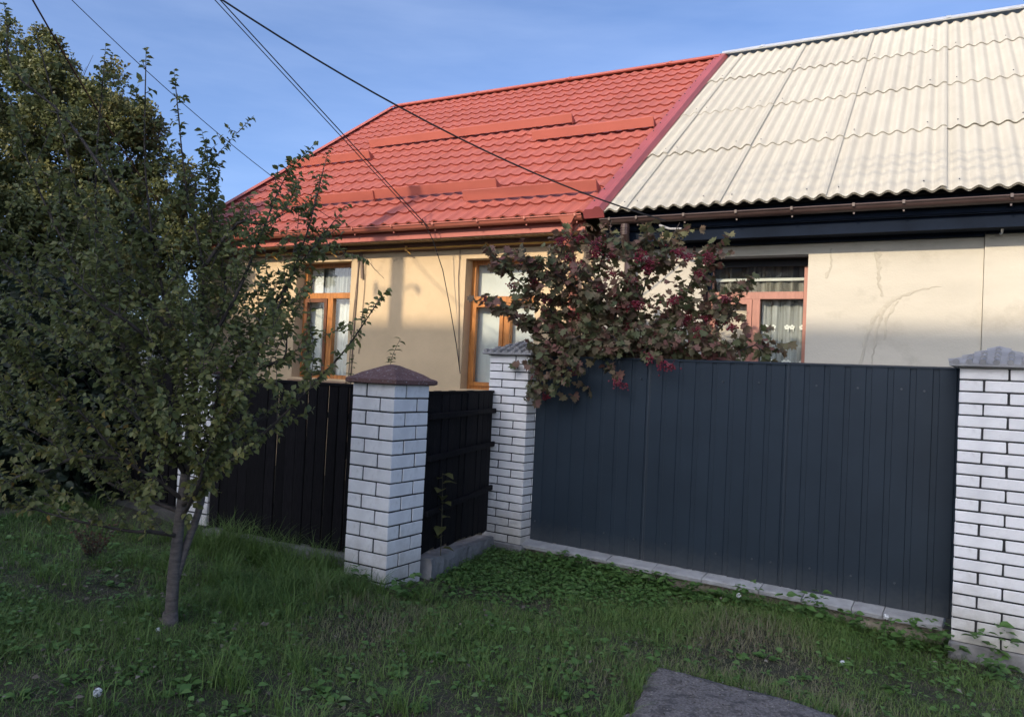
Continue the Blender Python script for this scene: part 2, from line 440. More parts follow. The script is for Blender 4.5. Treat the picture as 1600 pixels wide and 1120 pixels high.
def wall_holes(b, u0, u1, z0, z1, holes, n0, n1):
    xs = sorted({u0, u1, *[h[0] for h in holes], *[h[1] for h in holes]})
    zs = sorted({z0, z1, *[h[2] for h in holes], *[h[3] for h in holes]})
    solid = lambda i, k: 0 <= i < len(xs) - 1 and 0 <= k < len(zs) - 1 and not any(h[0] <= xs[i] and xs[i + 1] <= h[1] and h[2] <= zs[k] and zs[k + 1] <= h[3] for h in holes)
    for i in range(len(xs) - 1):
        for k in range(len(zs) - 1):
            if not solid(i, k): continue
            x0, x1, a, c = xs[i], xs[i + 1], zs[k], zs[k + 1]
            b.add([(x0, n0, a), (x1, n0, a), (x1, n0, c), (x0, n0, c)], [(0, 1, 2, 3)])
            b.add([(x0, n1, a), (x1, n1, a), (x1, n1, c), (x0, n1, c)], [(3, 2, 1, 0)])
            if not solid(i - 1, k): b.add([(x0, n0, a), (x0, n1, a), (x0, n1, c), (x0, n0, c)], [(3, 2, 1, 0)])
            if not solid(i + 1, k): b.add([(x1, n0, a), (x1, n1, a), (x1, n1, c), (x1, n0, c)], [(0, 1, 2, 3)])
            if not solid(i, k - 1): b.add([(x0, n0, a), (x1, n0, a), (x1, n1, a), (x0, n1, a)], [(3, 2, 1, 0)])
            if not solid(i, k + 1): b.add([(x0, n0, c), (x1, n0, c), (x1, n1, c), (x0, n1, c)], [(0, 1, 2, 3)])

def ring(b, u0, u1, z0, z1, n0, n1, w):
    b.box(u0, u0 + w, n0, n1, z0, z1); b.box(u1 - w, u1, n0, n1, z0, z1)
    b.box(u0 + w, u1 - w, n0, n1, z1 - w, z1); b.box(u0 + w, u1 - w, n0, n1, z0, z0 + w)

def curtain(name, parent, u0, u1, z0, z1, nn, amp, per, m_, phase=0.0):
    b = MB(); k = max(8, int((u1 - u0) / per * 10)); vs = []
    for i in range(k + 1):
        t = u0 + (u1 - u0) * i / k
        w = math.sin(2 * math.pi * t / per + phase) + .4 * math.sin(2 * math.pi * t / per * 2.7 + 1.3 + phase)
        for z, q in ((z1, .6), ((z0 + z1) / 2, 1.0), (z0, 1.15)):
            vs.append((t, nn + amp * w * q, z))
    b.add(vs, [(i * 3 + r, i * 3 + r + 1, i * 3 + r + 4, i * 3 + r + 3) for i in range(k) for r in range(2)])
    return b.obj(name, m_, parent, smooth=True)

def window(parent, u0, u1, z0, z1, tr, mu, d, m_, m_left, off=0.0, sill=True):
    """frame with a transom at tr=(bottom, top), mullion mu=(a, b); a tilting sash in the narrow-side light"""
    fr = .055
    b = MB(); e = .002
    ring(b, u0 - e, u1 + e, z0 - e, z1 + e, d, d + .07, fr)
    b.box(u0 + fr, u1 - fr, d - .006, d + .07, tr[0], tr[1])
    b.box(mu[0], mu[1], d - .003, d + .07, z0 + fr, tr[0])
    w = b.obj("window", m_, parent); w.location.x = -off
    # left light: its own sash
    b = MB(); ring(b, u0 + fr - .012, mu[0] + .012, z0 + fr - .012, tr[0] + .0 - .004, d - .02, d + .03, .05)
    b.obj("sash", m_left, w)
    # panes
    for (a, c, p, q) in ((u0 + fr, mu[0], z0 + fr, tr[0]), (mu[1], u1 - fr, z0 + fr, tr[0]), (u0 + fr, u1 - fr, tr[1], z1 - fr)):
        b = MB(); b.box(a, c, d + .032, d + .036, p, q); b.obj("pane", M['glass'], w)
    if sill:
        b = MB(); b.add([(u0 - .03, -.045, z0 - .03), (u1 + .03, -.045, z0 - .03), (u1 + .03, d, z0 - .003), (u0 - .03, d, z0 - .003), (u0 - .03, -.045, z0 - .052), (u1 + .03, -.045, z0 - .052), (u1 + .03, d, z0 - .02), (u0 - .03, d, z0 - .02)],
                        [(0, 1, 2, 3), (4, 7, 6, 5), (0, 4, 5, 1), (0, 3, 7, 4), (1, 5, 6, 2)])
        b.obj("window_sill", M['sill'], w)
    return w

def gutter(parent, name, a0, a1, nc, zc, r, m_, brackets, off=0.0):
    b = MB(); vs = []; k = 12
    n_st = 2
    prof = []
    for i in range(k + 1):
        t = math.pi + math.pi * i / k
        prof.append((nc + r * math.cos(t), zc + r * math.sin(t)))
    prof_in = [(nc + (r - .004) * math.cos(math.pi + math.pi * i / k), zc + (r - .004) * math.sin(math.pi + math.pi * i / k)) for i in range(k, -1, -1)]
    loop = prof + prof_in
    q = len(loop)
    vs = [(a0, *p) for p in loop] + [(a1, *p) for p in loop]
    fs = [(i, (i + 1) % q, q + (i + 1) % q, q + i) for i in range(q)]
    b.add(vs, fs)
    for a in (a0, a1):                               # end stops
        o = [(a, *p) for p in prof]; b.add(o, [tuple(range(len(o)))])
    b.tube([(a0, nc - r - .004, zc - .002), (a1, nc - r - .004, zc - .002)], .009, 8)    # rolled front lip
    g = b.obj(name, m_, parent); g.location.x = -off
    for a in brackets:
        b = MB()
        pts = [(a, nc + (r + .004) * math.cos(t), zc + (r + .004) * math.sin(t)) for t in [math.pi * (1 + i / 10) for i in range(11)]]
        vs = []
        for p in pts:
            vs += [(a - .012, p[1], p[2]), (a + .012, p[1], p[2])]
        b.add(vs, [(2 * i, 2 * i + 1, 2 * i + 3, 2 * i + 2) for i in range(10)])
        b.box(a - .007, a + .007, nc - .008, nc + .008, zc - r - .022, zc - r - .002)
        b.box(a - .011, a + .011, nc - r - .018, nc - r - .006, zc - .02, zc + .012)
        b.obj("gutter_bracket", m_, g)
    return g

# ------------------------------------------------------------------ house under the red metal roof
H1 = empty("house", hp(0, 0, 0), YAW_H, "peach plastered house under a red metal tile roof", "house")
b = MB()
w1 = (-.53, .451, 1.345, 2.945); w2 = (2.265, 3.246, 1.315, 2.92)
wall_holes(b, -2.55, 3.975, -.5, 3.12, [w1, w2], 0.0, .36)
b.obj("wall", M['peach'], H1)
b = MB()                                              # gable and back walls
gz = lambda nn: RZ0 + (nn - RN0) * math.tan(RP) - .07
for a in (-2.55, 3.62):
    p = [(.361, -.5), (9.2, -.5), (9.2, 3.12), (4.79, gz(4.79)), (.361, gz(.361))]
    vs = [(a, x, z) for x, z in p] + [(a + .3, x, z) for x, z in p]
    b.add(vs, [tuple(range(4, -1, -1)), tuple(range(5, 10)), (0, 1, 6, 5), (1, 2, 7, 6), (2, 3, 8, 7), (3, 4, 9, 8), (4, 0, 5, 9)])
b.box(-2.24, 3.61, 8.9, 9.19, -.5, 3.1)
b.obj("wall", M['peach'], H1)
b = MB(); b.box(-2.24, 3.61, 2.4, 2.45, -.4, 2.97); b.box(-2.24, 3.61, .365, 2.6, 2.975, 3.0); b.obj("inner_wall", M['interior'], H1)

# red tiled sheets, six side by side
def tile_sheet(a0, a1, name):
    nu = 6 * 8; per = (a1 - a0) / 6; step = .352
    us = [a0 + (a1 - a0) * i / nu for i in range(nu + 1)]
    rows = []; k = 0
    while k * step < RS - .02:
        s0 = k * step; s1 = min(RS, s0 + step)
        rows.append((s0, .027)); rows.append((min(RS, s1 + .010), .001))
        k += 1
    def hw(a):
        t = ((a - a0) / per) % 1.0
        return .013 * math.cos(2 * math.pi * t) + .004 * math.cos(4 * math.pi * t)
    vs = [rf(a, s, h + .03 + hw(a) + (.0035 * (a - a0) / (a1 - a0))) for s, h in rows for a in us]
    q = nu + 1
    fs = [(r * q + i, r * q + i + 1, (r + 1) * q + i + 1, (r + 1) * q + i) for r in range(len(rows) - 1) for i in range(nu)]
    # lower edge folded down
    e = len(vs); vs += [rf(a, 0.0, .03 + hw(a) + .008) for a in us]
    fs += [(e + i, e + i + 1, i + 1, i) for i in range(nu)]
    b = MB(); b.add(vs, fs)
    return b.obj(name, M['red_roof'], H1)
for i in range(6):
    a0 = -2.67 + i * (6.80 / 6); tile_sheet(a0, a0 + 6.80 / 6, "roof_sheet")
b = MB()                                              # rear slope and deck
vs = [(-2.67, 4.79, RZ0 + RS * math.sin(RP) + .02), (4.12, 4.79, RZ0 + RS * math.sin(RP) + .02), (4.12, 9.7, 3.3), (-2.67, 9.7, 3.3)]
b.add(vs, [(0, 1, 2, 3)]); b.obj("rear_roof", M['red_roof'], H1)
b = MB(); vs = [rf(-2.60, .02, -.02), rf(4.1, .02, -.02), rf(4.1, RS, -.02), rf(-2.60, RS, -.02), rf(-2.60, .02, 0), rf(4.1, .02, 0), rf(4.1, RS, 0), rf(-2.60, RS, 0)]
b.add(vs, [(0, 3, 2, 1), (4, 5, 6, 7), (0, 1, 5, 4), (0, 4, 7, 3), (1, 2, 6, 5)]); b.obj("roof_deck", M['black'], H1)
# ridge cap
def ridge_cap(parent, a0, a1, m_, lift, seams, off=0.0):
    b = MB(); z = RZ0 + RS * math.sin(RP) + lift; zs = []
    prof = [(-.15, -.085), (-.13, -.10), (-.035, -.012), (0, .012), (.035, -.012), (.15, -.10)]
    vs = [(a, 4.79 + p, z + q) for a in (a0, a1) for p, q in prof]; k = len(prof)
    b.add(vs, [(i, i + 1, k + i + 1, k + i) for i in range(k - 1)])
    for s in seams:
        vs = [(a, 4.79 + p * 1.04, z + q + .008) for a in (s, s + .06) for p, q in prof]
        b.add(vs, [(i, i + 1, k + i + 1, k + i) for i in range(k - 1)])
    o = b.obj("ridge_cap", m_, parent); o.location.x = -off
ridge_cap(H1, -2.70, 4.10, M['red_trim'], .10, (-.7, 1.3, 3.2))
# gable verge trim
b = MB()
for (p, q) in ((-2.73, -2.60),):
    vs = [rf(p, -.02, .085), rf(q, -.02, .085), rf(q, RS, .085), rf(p, RS, .085), rf(p, -.02, -.10), rf(p, RS, -.10)]
    b.add(vs, [(0, 1, 2, 3), (4, 0, 3, 5)])
b.obj("verge_trim", M['red_trim'], H1)
# strip between the two roofs
b = MB()
vs = []
prof = [(4.00, .055), (4.03, .085), (4.12, .085), (4.15, .11), (4.20, .11), (4.235, .05)]
for s in (-.03, RS): vs += [rf(a, s, h) for a, h in prof]
k = len(prof); b.add(vs, [(i, i + 1, k + i + 1, k + i) for i in range(k - 1)])
b.add([rf(a, -.03, h) for a, h in prof] + [rf(4.235, -.03, -.02), rf(4.00, -.03, -.02)], [tuple(range(8))])
fl = b.obj("roof_flashing", M['verge'], H1)
b = MB(); b.tube([(0, 0, -.004), (0, -.005, .008)], .009, 6); me = b.mesh("screw"); me.materials.append(M['screw'])
for i in range(19): inst("screw", me, fl, rf(4.06, .2 + i * .33, .087))
# snow guards
def snow_guard(a0, a1, nn, ends):
    s = sn(nn); b = MB()
    # foot, upright plate, top fold
    L = [rf(a, s + .10, .070) for a in (a0, a1)]
    vs = []
    for (ds, h) in ((.05, .078), (.004, .078), (0, .080), (.030, .200), (.040, .204), (.042, .195)):
        vs += [rf(a0, s + ds, h), rf(a1, s + ds, h)]
    b.add(vs, [(2 * i, 2 * i + 1, 2 * i + 3, 2 * i + 2) for i in range(5)])
    g = b.obj("snow_guard", M['red_trim'], H1)
    for e in ends:
        b = MB()
        vs = [rf(e, s + .0, .055), rf(e, s + .031, .207), rf(e, s + .13, .055), rf(e + .005, s + .0, .055), rf(e + .005, s + .031, .207), rf(e + .005, s + .13, .055)]
        b.add(vs, [(0, 1, 2), (5, 4, 3), (0, 3, 4, 1), (1, 4, 5, 2), (2, 5, 3, 0)])
        b.obj("guard_bracket", M['red_trim'], g)
for a0, a1, nn, ends in ((-2.66, -.85, 1.88, (-.85, -1.8)), (-1.29, 2.53, 2.40, (2.53, .66)), (2.17, 3.99, 1.84, (3.99,)), (-1.3, .58, .28, (.58,)), (.54, 2.50, .30, (2.50,)), (2.20, 3.97, .02, (3.97,))):
    snow_guard(a0, a1, nn, ends)
# eave
gutter(H1, "gutter", -2.72, 3.97, -.372, 3.288, .058, M['red_gutter'], [-2.3 + .62 * i for i in range(11)])
b = MB(); b.box(-2.62, 3.97, -.305, -.285, 3.135, 3.318); b.obj("fascia", M['red_trim'], H1)
b = MB(); b.box(-2.60, 3.96, -.284, -.002, 3.128, 3.142)
for i in range(66):                                    # perforated ribs of the soffit
    a = -2.58 + i * .099; b.box(a, a + .012, -.280, -.09, 3.120, 3.1275)
b.obj("soffit", M['beige_soffit'], H1)
b = MB(); b.add([(-2.6, -.105, 3.119), (3.96, -.105, 3.119), (3.96, -.075, 3.055), (-2.6, -.075, 3.055), (-2.6, -.003, 3.119), (3.96, -.003, 3.119), (3.96, -.003, 3.035), (-2.6, -.003, 3.035)],
    [(0, 3, 2, 1), (3, 7, 6, 2), (0, 1, 5, 4), (4, 7, 3, 0), (1, 2, 6, 5)]); b.obj("cornice", M['brown_pvc'], H1)
b = MB(); b.tube([(-1.6, -.105, 3.062), (3.7, -.105, 3.058)], .012, 8)
for a in (-.9, .2, 1.42, 2.6): b.tube([(a, -.105, 3.09), (a, -.105, 3.03)], .017, 6); b.tube([(a, -.105, 3.04), (a + .05, -.07, 2.99)], .008, 5)
b.obj("gas_pipe", M['yellow_pipe'], H1)
# downpipe with hopper
b = MB()
b.tube([(3.80, -.372, 3.225), (3.80, -.372, 3.10), (3.78, -.32, 2.98), (3.77, -.20, 2.86), (3.765, -.10, 2.74), (3.765, -.10, .1)], .047, 12)
b.add([(3.70, -.442, 3.275), (3.90, -.442, 3.275), (3.90, -.302, 3.275), (3.70, -.302, 3.275), (3.75, -.417, 3.20), (3.85, -.417, 3.20), (3.85, -.327, 3.20), (3.75, -.327, 3.20)],
    [(0, 4, 5, 1), (1, 5, 6, 2), (2, 6, 7, 3), (3, 7, 4, 0), (4, 7, 6, 5), (0, 1, 2, 3)])
dp = b.obj("downpipe", M['red_gutter'], H1)
b = MB(); b.tube([(3.80, -.372, 3.16), (3.80, -.372, 3.145)], .053, 12); b.tube([(3.765, -.10, 2.2), (3.765, -.10, 2.18)], .053, 12); b.obj("pipe_clamp", M['red_gutter'], dp)
# windows
w = window(H1, *w1, (2.461, 2.537), (-.085, .018), .16, M['oak'], M['oak_dark'])
curtain("curtain", w, -.49, -.28, 1.4, 2.9, .28, .004, .5, M['cloth'])
curtain("curtain", w, -.27, .42, 2.40, 2.9, .30, .014, .09, M['sheer_grey'])
curtain("curtain", w, -.28, -.05, 1.4, 2.47, .29, .010, .12, M['sheer_grey'])
curtain("curtain", w, 0.0, .42, 1.4, 2.50, .285, .018, .10, M['cloth'], .7)
w = window(H1, *w2, (2.39, 2.469), (2.735, 2.835), .16, M['oak'], M['oak'])
curtain("curtain", w, 2.30, 3.21, 1.36, 2.88, .27, .006, .3, M['cloth'])

# ------------------------------------------------------------------ house under the cream corrugated roof
OFF = 4.1
H2 = empty("house", hp(OFF, 0, 0), YAW_H, "cream plastered house with streaked wall under a pale corrugated roof", "house")
def part2(b, name, m_, parent=None, smooth=False):
    o = b.obj(name, m_, H2 if parent is None else parent, smooth)
    if parent is None: o.location.x = -OFF
    return o
w3 = (5.225, 6.250, 1.15, 2.825)
b = MB(); wall_holes(b, 3.979, 7.735, -.5, 3.02, [w3], .006, .36); part2(b, "wall", M['cream'])
b = MB(); b.box(7.739, 8.34, -.012, .36, -.5, 3.03); part2(b, "wall", M['cream'])
b = MB()
for a in (8.06,):
    p = [(.361, -.5), (9.2, -.5), (9.2, 3.0), (4.79, gz(4.79)), (.361, gz(.361))]
    vs = [(a, x, z) for x, z in p] + [(a + .28, x, z) for x, z in p]
    b.add(vs, [tuple(range(4, -1, -1)), tuple(range(5, 10)), (0, 1, 6, 5), (1, 2, 7, 6), (2, 3, 8, 7), (3, 4, 9, 8), (4, 0, 5, 9)])
b.box(3.93, 8.05, 8.9, 9.19, -.5, 3.0); b.box(3.925, 4.05, .37, 8.89, -.5, 3.0)
part2(b, "wall", M['cream'])
b = MB(); b.box(4.06, 8.05, 2.2, 2.25, -.4, 2.93); b.box(4.06, 8.05, .365, 2.4, 2.935, 2.96); part2(b, "inner_wall", M['interior'])
# repair smears and trowel ridges on the plaster
def smear(pts, wd, rise=.004):
    b = MB(); vs = []; k = len(pts)
    P_ = []
    for i in range(k - 1):
        for q in range(6):
            t = q / 6; P_.append((pts[i][0] * (1 - t) + pts[i + 1][0] * t, pts[i][1] * (1 - t) + pts[i + 1][1] * t, wd[i] * (1 - t) + wd[i + 1] * t))
    P_.append((*pts[-1], wd[-1]))
    for i, (a, z, w_) in enumerate(P_):
        j = min(i + 1, len(P_) - 1); h = max(i - 1, 0)
        dx, dz = P_[j][0] - P_[h][0], P_[j][1] - P_[h][1]; L = math.hypot(dx, dz) or 1
        nx_, nz_ = -dz / L, dx / L
        w_ *= random.uniform(.6, 1.35); jx, jz = random.uniform(-.008, .008), random.uniform(-.006, .006)
        for q, hgt in ((-1, 0), (-.5, .8), (0, 1), (.55, .7), (1, 0)):
            vs.append((a + nx_ * w_ * q + jx, .0055 - rise * hgt * random.uniform(.5, 1.1), z + nz_ * w_ * q + jz))
    b.add(vs, [(i * 5 + r, i * 5 + r + 1, i * 5 + r + 6, i * 5 + r + 5) for i in range(len(P_) - 1) for r in range(4)])
    part2(b, "plaster_smear", M['cream2'])
def WU(x, y): return None
smear([(6.86, 2.87), (6.885, 2.70), (6.88, 2.55), (6.93, 2.42)], [.03, .02, .016, .012])
smear([(7.42, 2.515), (7.28, 2.49), (7.12, 2.44), (6.98, 2.36), (6.88, 2.24), (6.80, 2.05), (6.76, 1.80), (6.74, 1.55)], [.004, .010, .018, .024, .022, .018, .015, .010], .003)
smear([(6.95, 2.33), (6.90, 2.15), (6.87, 1.95), (6.85, 1.75)], [.02, .014, .01, .008], .004)
smear([(7.05, 2.38), (6.97, 2.22), (6.95, 2.0)], [.018, .012, .008], .004)
smear([(6.45, 2.90), (6.46, 2.72), (6.42, 2.60)], [.012, .01, .02], .003)
smear([(7.76, 2.60), (7.95, 2.68), (8.2, 2.80)], [.015, .02, .016], .018)
# corrugated sheets
PERW = .14
def slate_sheet(a0, a1, s0, s1, lift):
    nu = max(6, int((a1 - a0) / PERW * 10)); vs = []; us = [a0 + (a1 - a0) * i / nu for i in range(nu + 1)]
    hw = lambda a: .0175 * math.cos(2 * math.pi * (a - 4.44) / PERW)
    edge = lambda a: .016 * max(0, (a - (a1 - .1)) / .1)
    jt = random.uniform(-.004, .004); js = random.uniform(-.008, .008)
    top = []
    for s, l in ((s0 + js, lift + .016), (s0 + (s1 - s0) * .5, lift + .008), (s1, lift)):
        top += [rf(a, s, .045 + hw(a) + l + edge(a) + jt) for a in us]
    q = nu + 1
    fs = [(r * q + i, r * q + i + 1, (r + 1) * q + i + 1, (r + 1) * q + i) for r in range(2) for i in range(nu)]
    e = len(top)
    low = [rf(a, s0 + js, .045 + hw(a) + lift + .016 + edge(a) + jt - .006) for a in us]
    fs += [(e + i, e + i + 1, i + 1, i) for i in range(nu)]
    e2 = e + len(low)
    side = [rf(a1, s, .045 + hw(a1) + l + .016 + jt - .007) for s, l in ((s0 + js, lift + .016), (s0 + (s1 - s0) * .5, lift + .008), (s1, lift))]
    fs += [(nu, e2, e2 + 1, q + nu), (q + nu, e2 + 1, e2 + 2, 2 * q + nu)]
    # underside
    e3 = e2 + 3
    und = [rf(a, s, .045 + hw(a) + lift - .003 + jt) for s in (s0 + js, s1) for a in us]
    fs += [(e3 + i, e3 + q + i, e3 + q + i + 1, e3 + i + 1) for i in range(nu)]
    b = MB(); b.add(top + low + side + und, fs)
    o = part2(b, "roof_sheet", M['slate'])
    # nail heads
    b = MB()
    for a in (a0 + .14 * round((a1 - a0) * .2 / .14) + .0, a0 + .14 * round((a1 - a0) * .78 / .14)):
        for s in (s0 + .12,):
            p = rf(a, s, .045 + .024 + lift + .018); b.tube([p, (p[0], p[1] - .004, p[2] + .006)], .007, 6)
    b.obj("roof_nail", M['screw'], o)
edges = [4.16, 4.44, 5.42, 6.40, 7.375, 8.36]
rows = [sn(-.40), sn(.91), sn(2.18), sn(3.52), RS - .02]
for r in range(4):
    for c in range(5):
        slate_sheet(edges[c], edges[c + 1] + (.045 if c < 4 else 0), rows[r] - .02 if r == 0 else rows[r], rows[r + 1] + (.12 if r < 3 else 0), .003 * c % .006)
b = MB(); vs = [rf(4.15, .05, -.02), rf(8.34, .05, -.02), rf(8.34, RS, -.02), rf(4.15, RS, -.02), rf(4.15, .05, 0), rf(8.34, .05, 0), rf(8.34, RS, 0), rf(4.15, RS, 0)]
b.add(vs, [(0, 3, 2, 1), (4, 5, 6, 7), (0, 1, 5, 4), (0, 4, 7, 3), (1, 2, 6, 5)]); part2(b, "roof_deck", M['black'])
b = MB(); b.add([(4.13, 4.79, RZ0 + RS * math.sin(RP) + .02), (8.36, 4.79, RZ0 + RS * math.sin(RP) + .02), (8.36, 9.7, 3.3), (4.13, 9.7, 3.3)], [(0, 1, 2, 3)]); part2(b, "rear_roof", M['slate'])
ridge_cap(H2, 4.13, 8.37, M['ridge'], .135, (4.75, 6.15, 7.4), OFF)
# eave of the cream house
gutter(H2, "gutter", 4.19, 8.42, -.375, 3.217, .056, M['brown_gutter'], [4.30, 4.60, 5.10, 5.62, 6.14, 6.68, 7.09, 7.90], OFF)
b = MB(); b.box(4.20, 8.36, -.305, -.285, 3.115, 3.318); b.box(4.20, 8.36, -.290, -.24, 3.105, 3.1145); b.box(4.20, 8.36, -.25, -.239, 2.985, 3.104); part2(b, "fascia", M['navy'])
b = MB(); b.box(4.0, 8.36, -.238, -.015, 2.990, 3.003); part2(b, "soffit", M['navy'])
b = MB(); b.box(4.0, 7.735, -.055, .004, 2.950, 2.989); b.box(7.742, 8.36, -.055, -.014, 2.970, 2.989); part2(b, "cornice", M['navy'])
b = MB()
b.tube([(4.46, -.375, 3.16), (4.46, -.375, 3.06), (4.45, -.32, 2.99), (4.43, -.2, 2.90), (4.42, -.11, 2.80), (4.42, -.11, .1)], .046, 12)
for z in (3.13, 3.105, 3.08): b.tube([(4.46, -.375, z), (4.46, -.375, z - .012)], .052, 12)
part2(b, "downpipe", M['brown_gutter'])
w = window(H2, *w3, (2.419, 2.492), (5.683, 5.773), .16, M['pine'], M['pine'], OFF)
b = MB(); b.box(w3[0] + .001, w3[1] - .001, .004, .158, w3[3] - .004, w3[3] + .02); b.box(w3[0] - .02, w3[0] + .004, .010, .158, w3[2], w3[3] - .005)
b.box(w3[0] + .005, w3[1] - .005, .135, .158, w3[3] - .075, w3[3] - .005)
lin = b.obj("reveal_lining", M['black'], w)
b = MB(); b.box(w3[0] + .006, w3[0] + .05, .150, .236, 2.50, w3[3] - .006); b.obj("frame_edge", M['navy'], w)
curtain("roller_blind", w, 5.28, 5.68, 1.2, 2.36, .25, .001, 1.0, M['cloth_beige'])
curtain("curtain", w, 5.775, 6.20, 1.2, 2.42, .27, .016, .11, M['sheer'], .4)
curtain("curtain", w, 5.28, 6.20, 2.44, 2.78, .34, .012, .13, M['sheer_dim'])
b = MB(); b.box(5.27, 6.21, .31, .325, 2.625, 2.655); b.obj("curtain_rail", M['cloth'], w)
for (z, us) in ((2.135, (5.83, 5.90, 6.035, 6.085, 6.18)), (1.775, (5.90, 6.02, 6.06, 6.19))):
    for a in us:
        b = MB()
        for q in range(5):
            t = 2 * math.pi * q / 5 + .3
            b.box(a + .016 * math.cos(t) - .010, a + .016 * math.cos(t) + .010, .246, .249, z + .016 * math.sin(t) - .010, z + .016 * math.sin(t) + .010)
        b.box(a + .008, a + .016, .246, .249, z - .045, z - .02)
        b.obj("curtain_flower", M['flower'], w)
# small fittings on the cream house
b = MB(); b.tube([(5.12, -.05, 2.95), (5.13, -.10, 2.88), (5.18, -.13, 2.86), (5.24, -.12, 2.90), (5.25, -.08, 2.965)], .014, 8); part2(b, "cable_conduit", M['brown_gutter'])
b = MB(); b.tube([(7.86, -.07, 3.02), (7.86, -.11, 3.02), (7.86, -.13, 2.99), (7.86, -.10, 2.965), (7.845, -.10, 2.95)], .011, 8); part2(b, "eave_hook", M['ridge'])
b = MB(); b.tube([(4.85, -.42, 3.12), (4.97, -.46, 3.07), (5.10, -.48, 3.06)], .012, 7); part2(b, "cable_bracket", M['grey_cap'])

# ------------------------------------------------------------------ things fixed to the peach wall
def cable_thing(label, pts, r, m_, cat="cable", name="cable", group=None):
    o0 = Vector(pts[0]); b = MB(); b.tube([Vector(p) - o0 for p in pts], r, 5)
    o = b.obj(name, m_); o.location = o0
    tag(o, label, cat, group); return o
def wallpts(l): return [hp(*p) for p in l]
def coil_pts():
    out = []
    for i in range(64):
        t = 2 * math.pi * i / 21
        r_ = .112 + .007 * math.sin(i * .9)
        out.append(hp(.354 + r_ * math.cos(t), -.135 + .006 * math.sin(i * .37), 3.10 + r_ * 1.02 * math.sin(t)))
    return out
cable_thing("coil of spare cable hanging under the red eave", coil_pts(), .0055, M['cable'], "cable coil", "cable_coil")
cable_thing("thin brown cable down the peach wall beside the first window, thicker of the two", wallpts([(.58, -.02, 3.05), (.575, -.012, 2.5), (.555, -.012, 1.9), (.53, -.012, .6)]), .008, M['cable_w'])
cable_thing("thin brown cable hugging the edge of the oak framed window beside the plum twig", wallpts([(.60, -.02, 3.05), (.545, -.012, 2.4), (.515, -.012, 1.8), (.49, -.012, .6)]), .005, M['cable_w'])
cable_thing("slack grey wire looping from the strip to the pole shadow on the peach wall", wallpts([(.70, -.02, 2.98), (.85, -.02, 2.83), (1.02, -.02, 2.70)]), .003, M['cable_w'])
cable_thing("thin grey wire hanging on the peach wall below the small clamp", wallpts([(.70, -.02, 2.98), (.70, -.012, 2.6), (.685, -.012, 2.2), (.66, -.012, 1.7)]), .004, M['cable_w'])
cable_thing("thin wire down the peach wall by the reveal of the white curtained window", wallpts([(2.18, -.02, 3.05), (2.17, -.012, 2.7), (2.20, -.012, 2.3), (2.24, -.012, 1.6)]), .005, M['cable_w'])
b = MB(); b.box(-.018, .018, -.012, .0, -.36, 0); b.box(-.022, .022, -.016, .004, -.02, .01)
o = b.obj("hanging_strip", M['cable_w']); o.location = hp(.625, -.02, 3.06); o.rotation_euler = (0, rad(-6), -YAW_H); tag(o, "flat grey strip dangling from the cornice of the peach house", "strip")

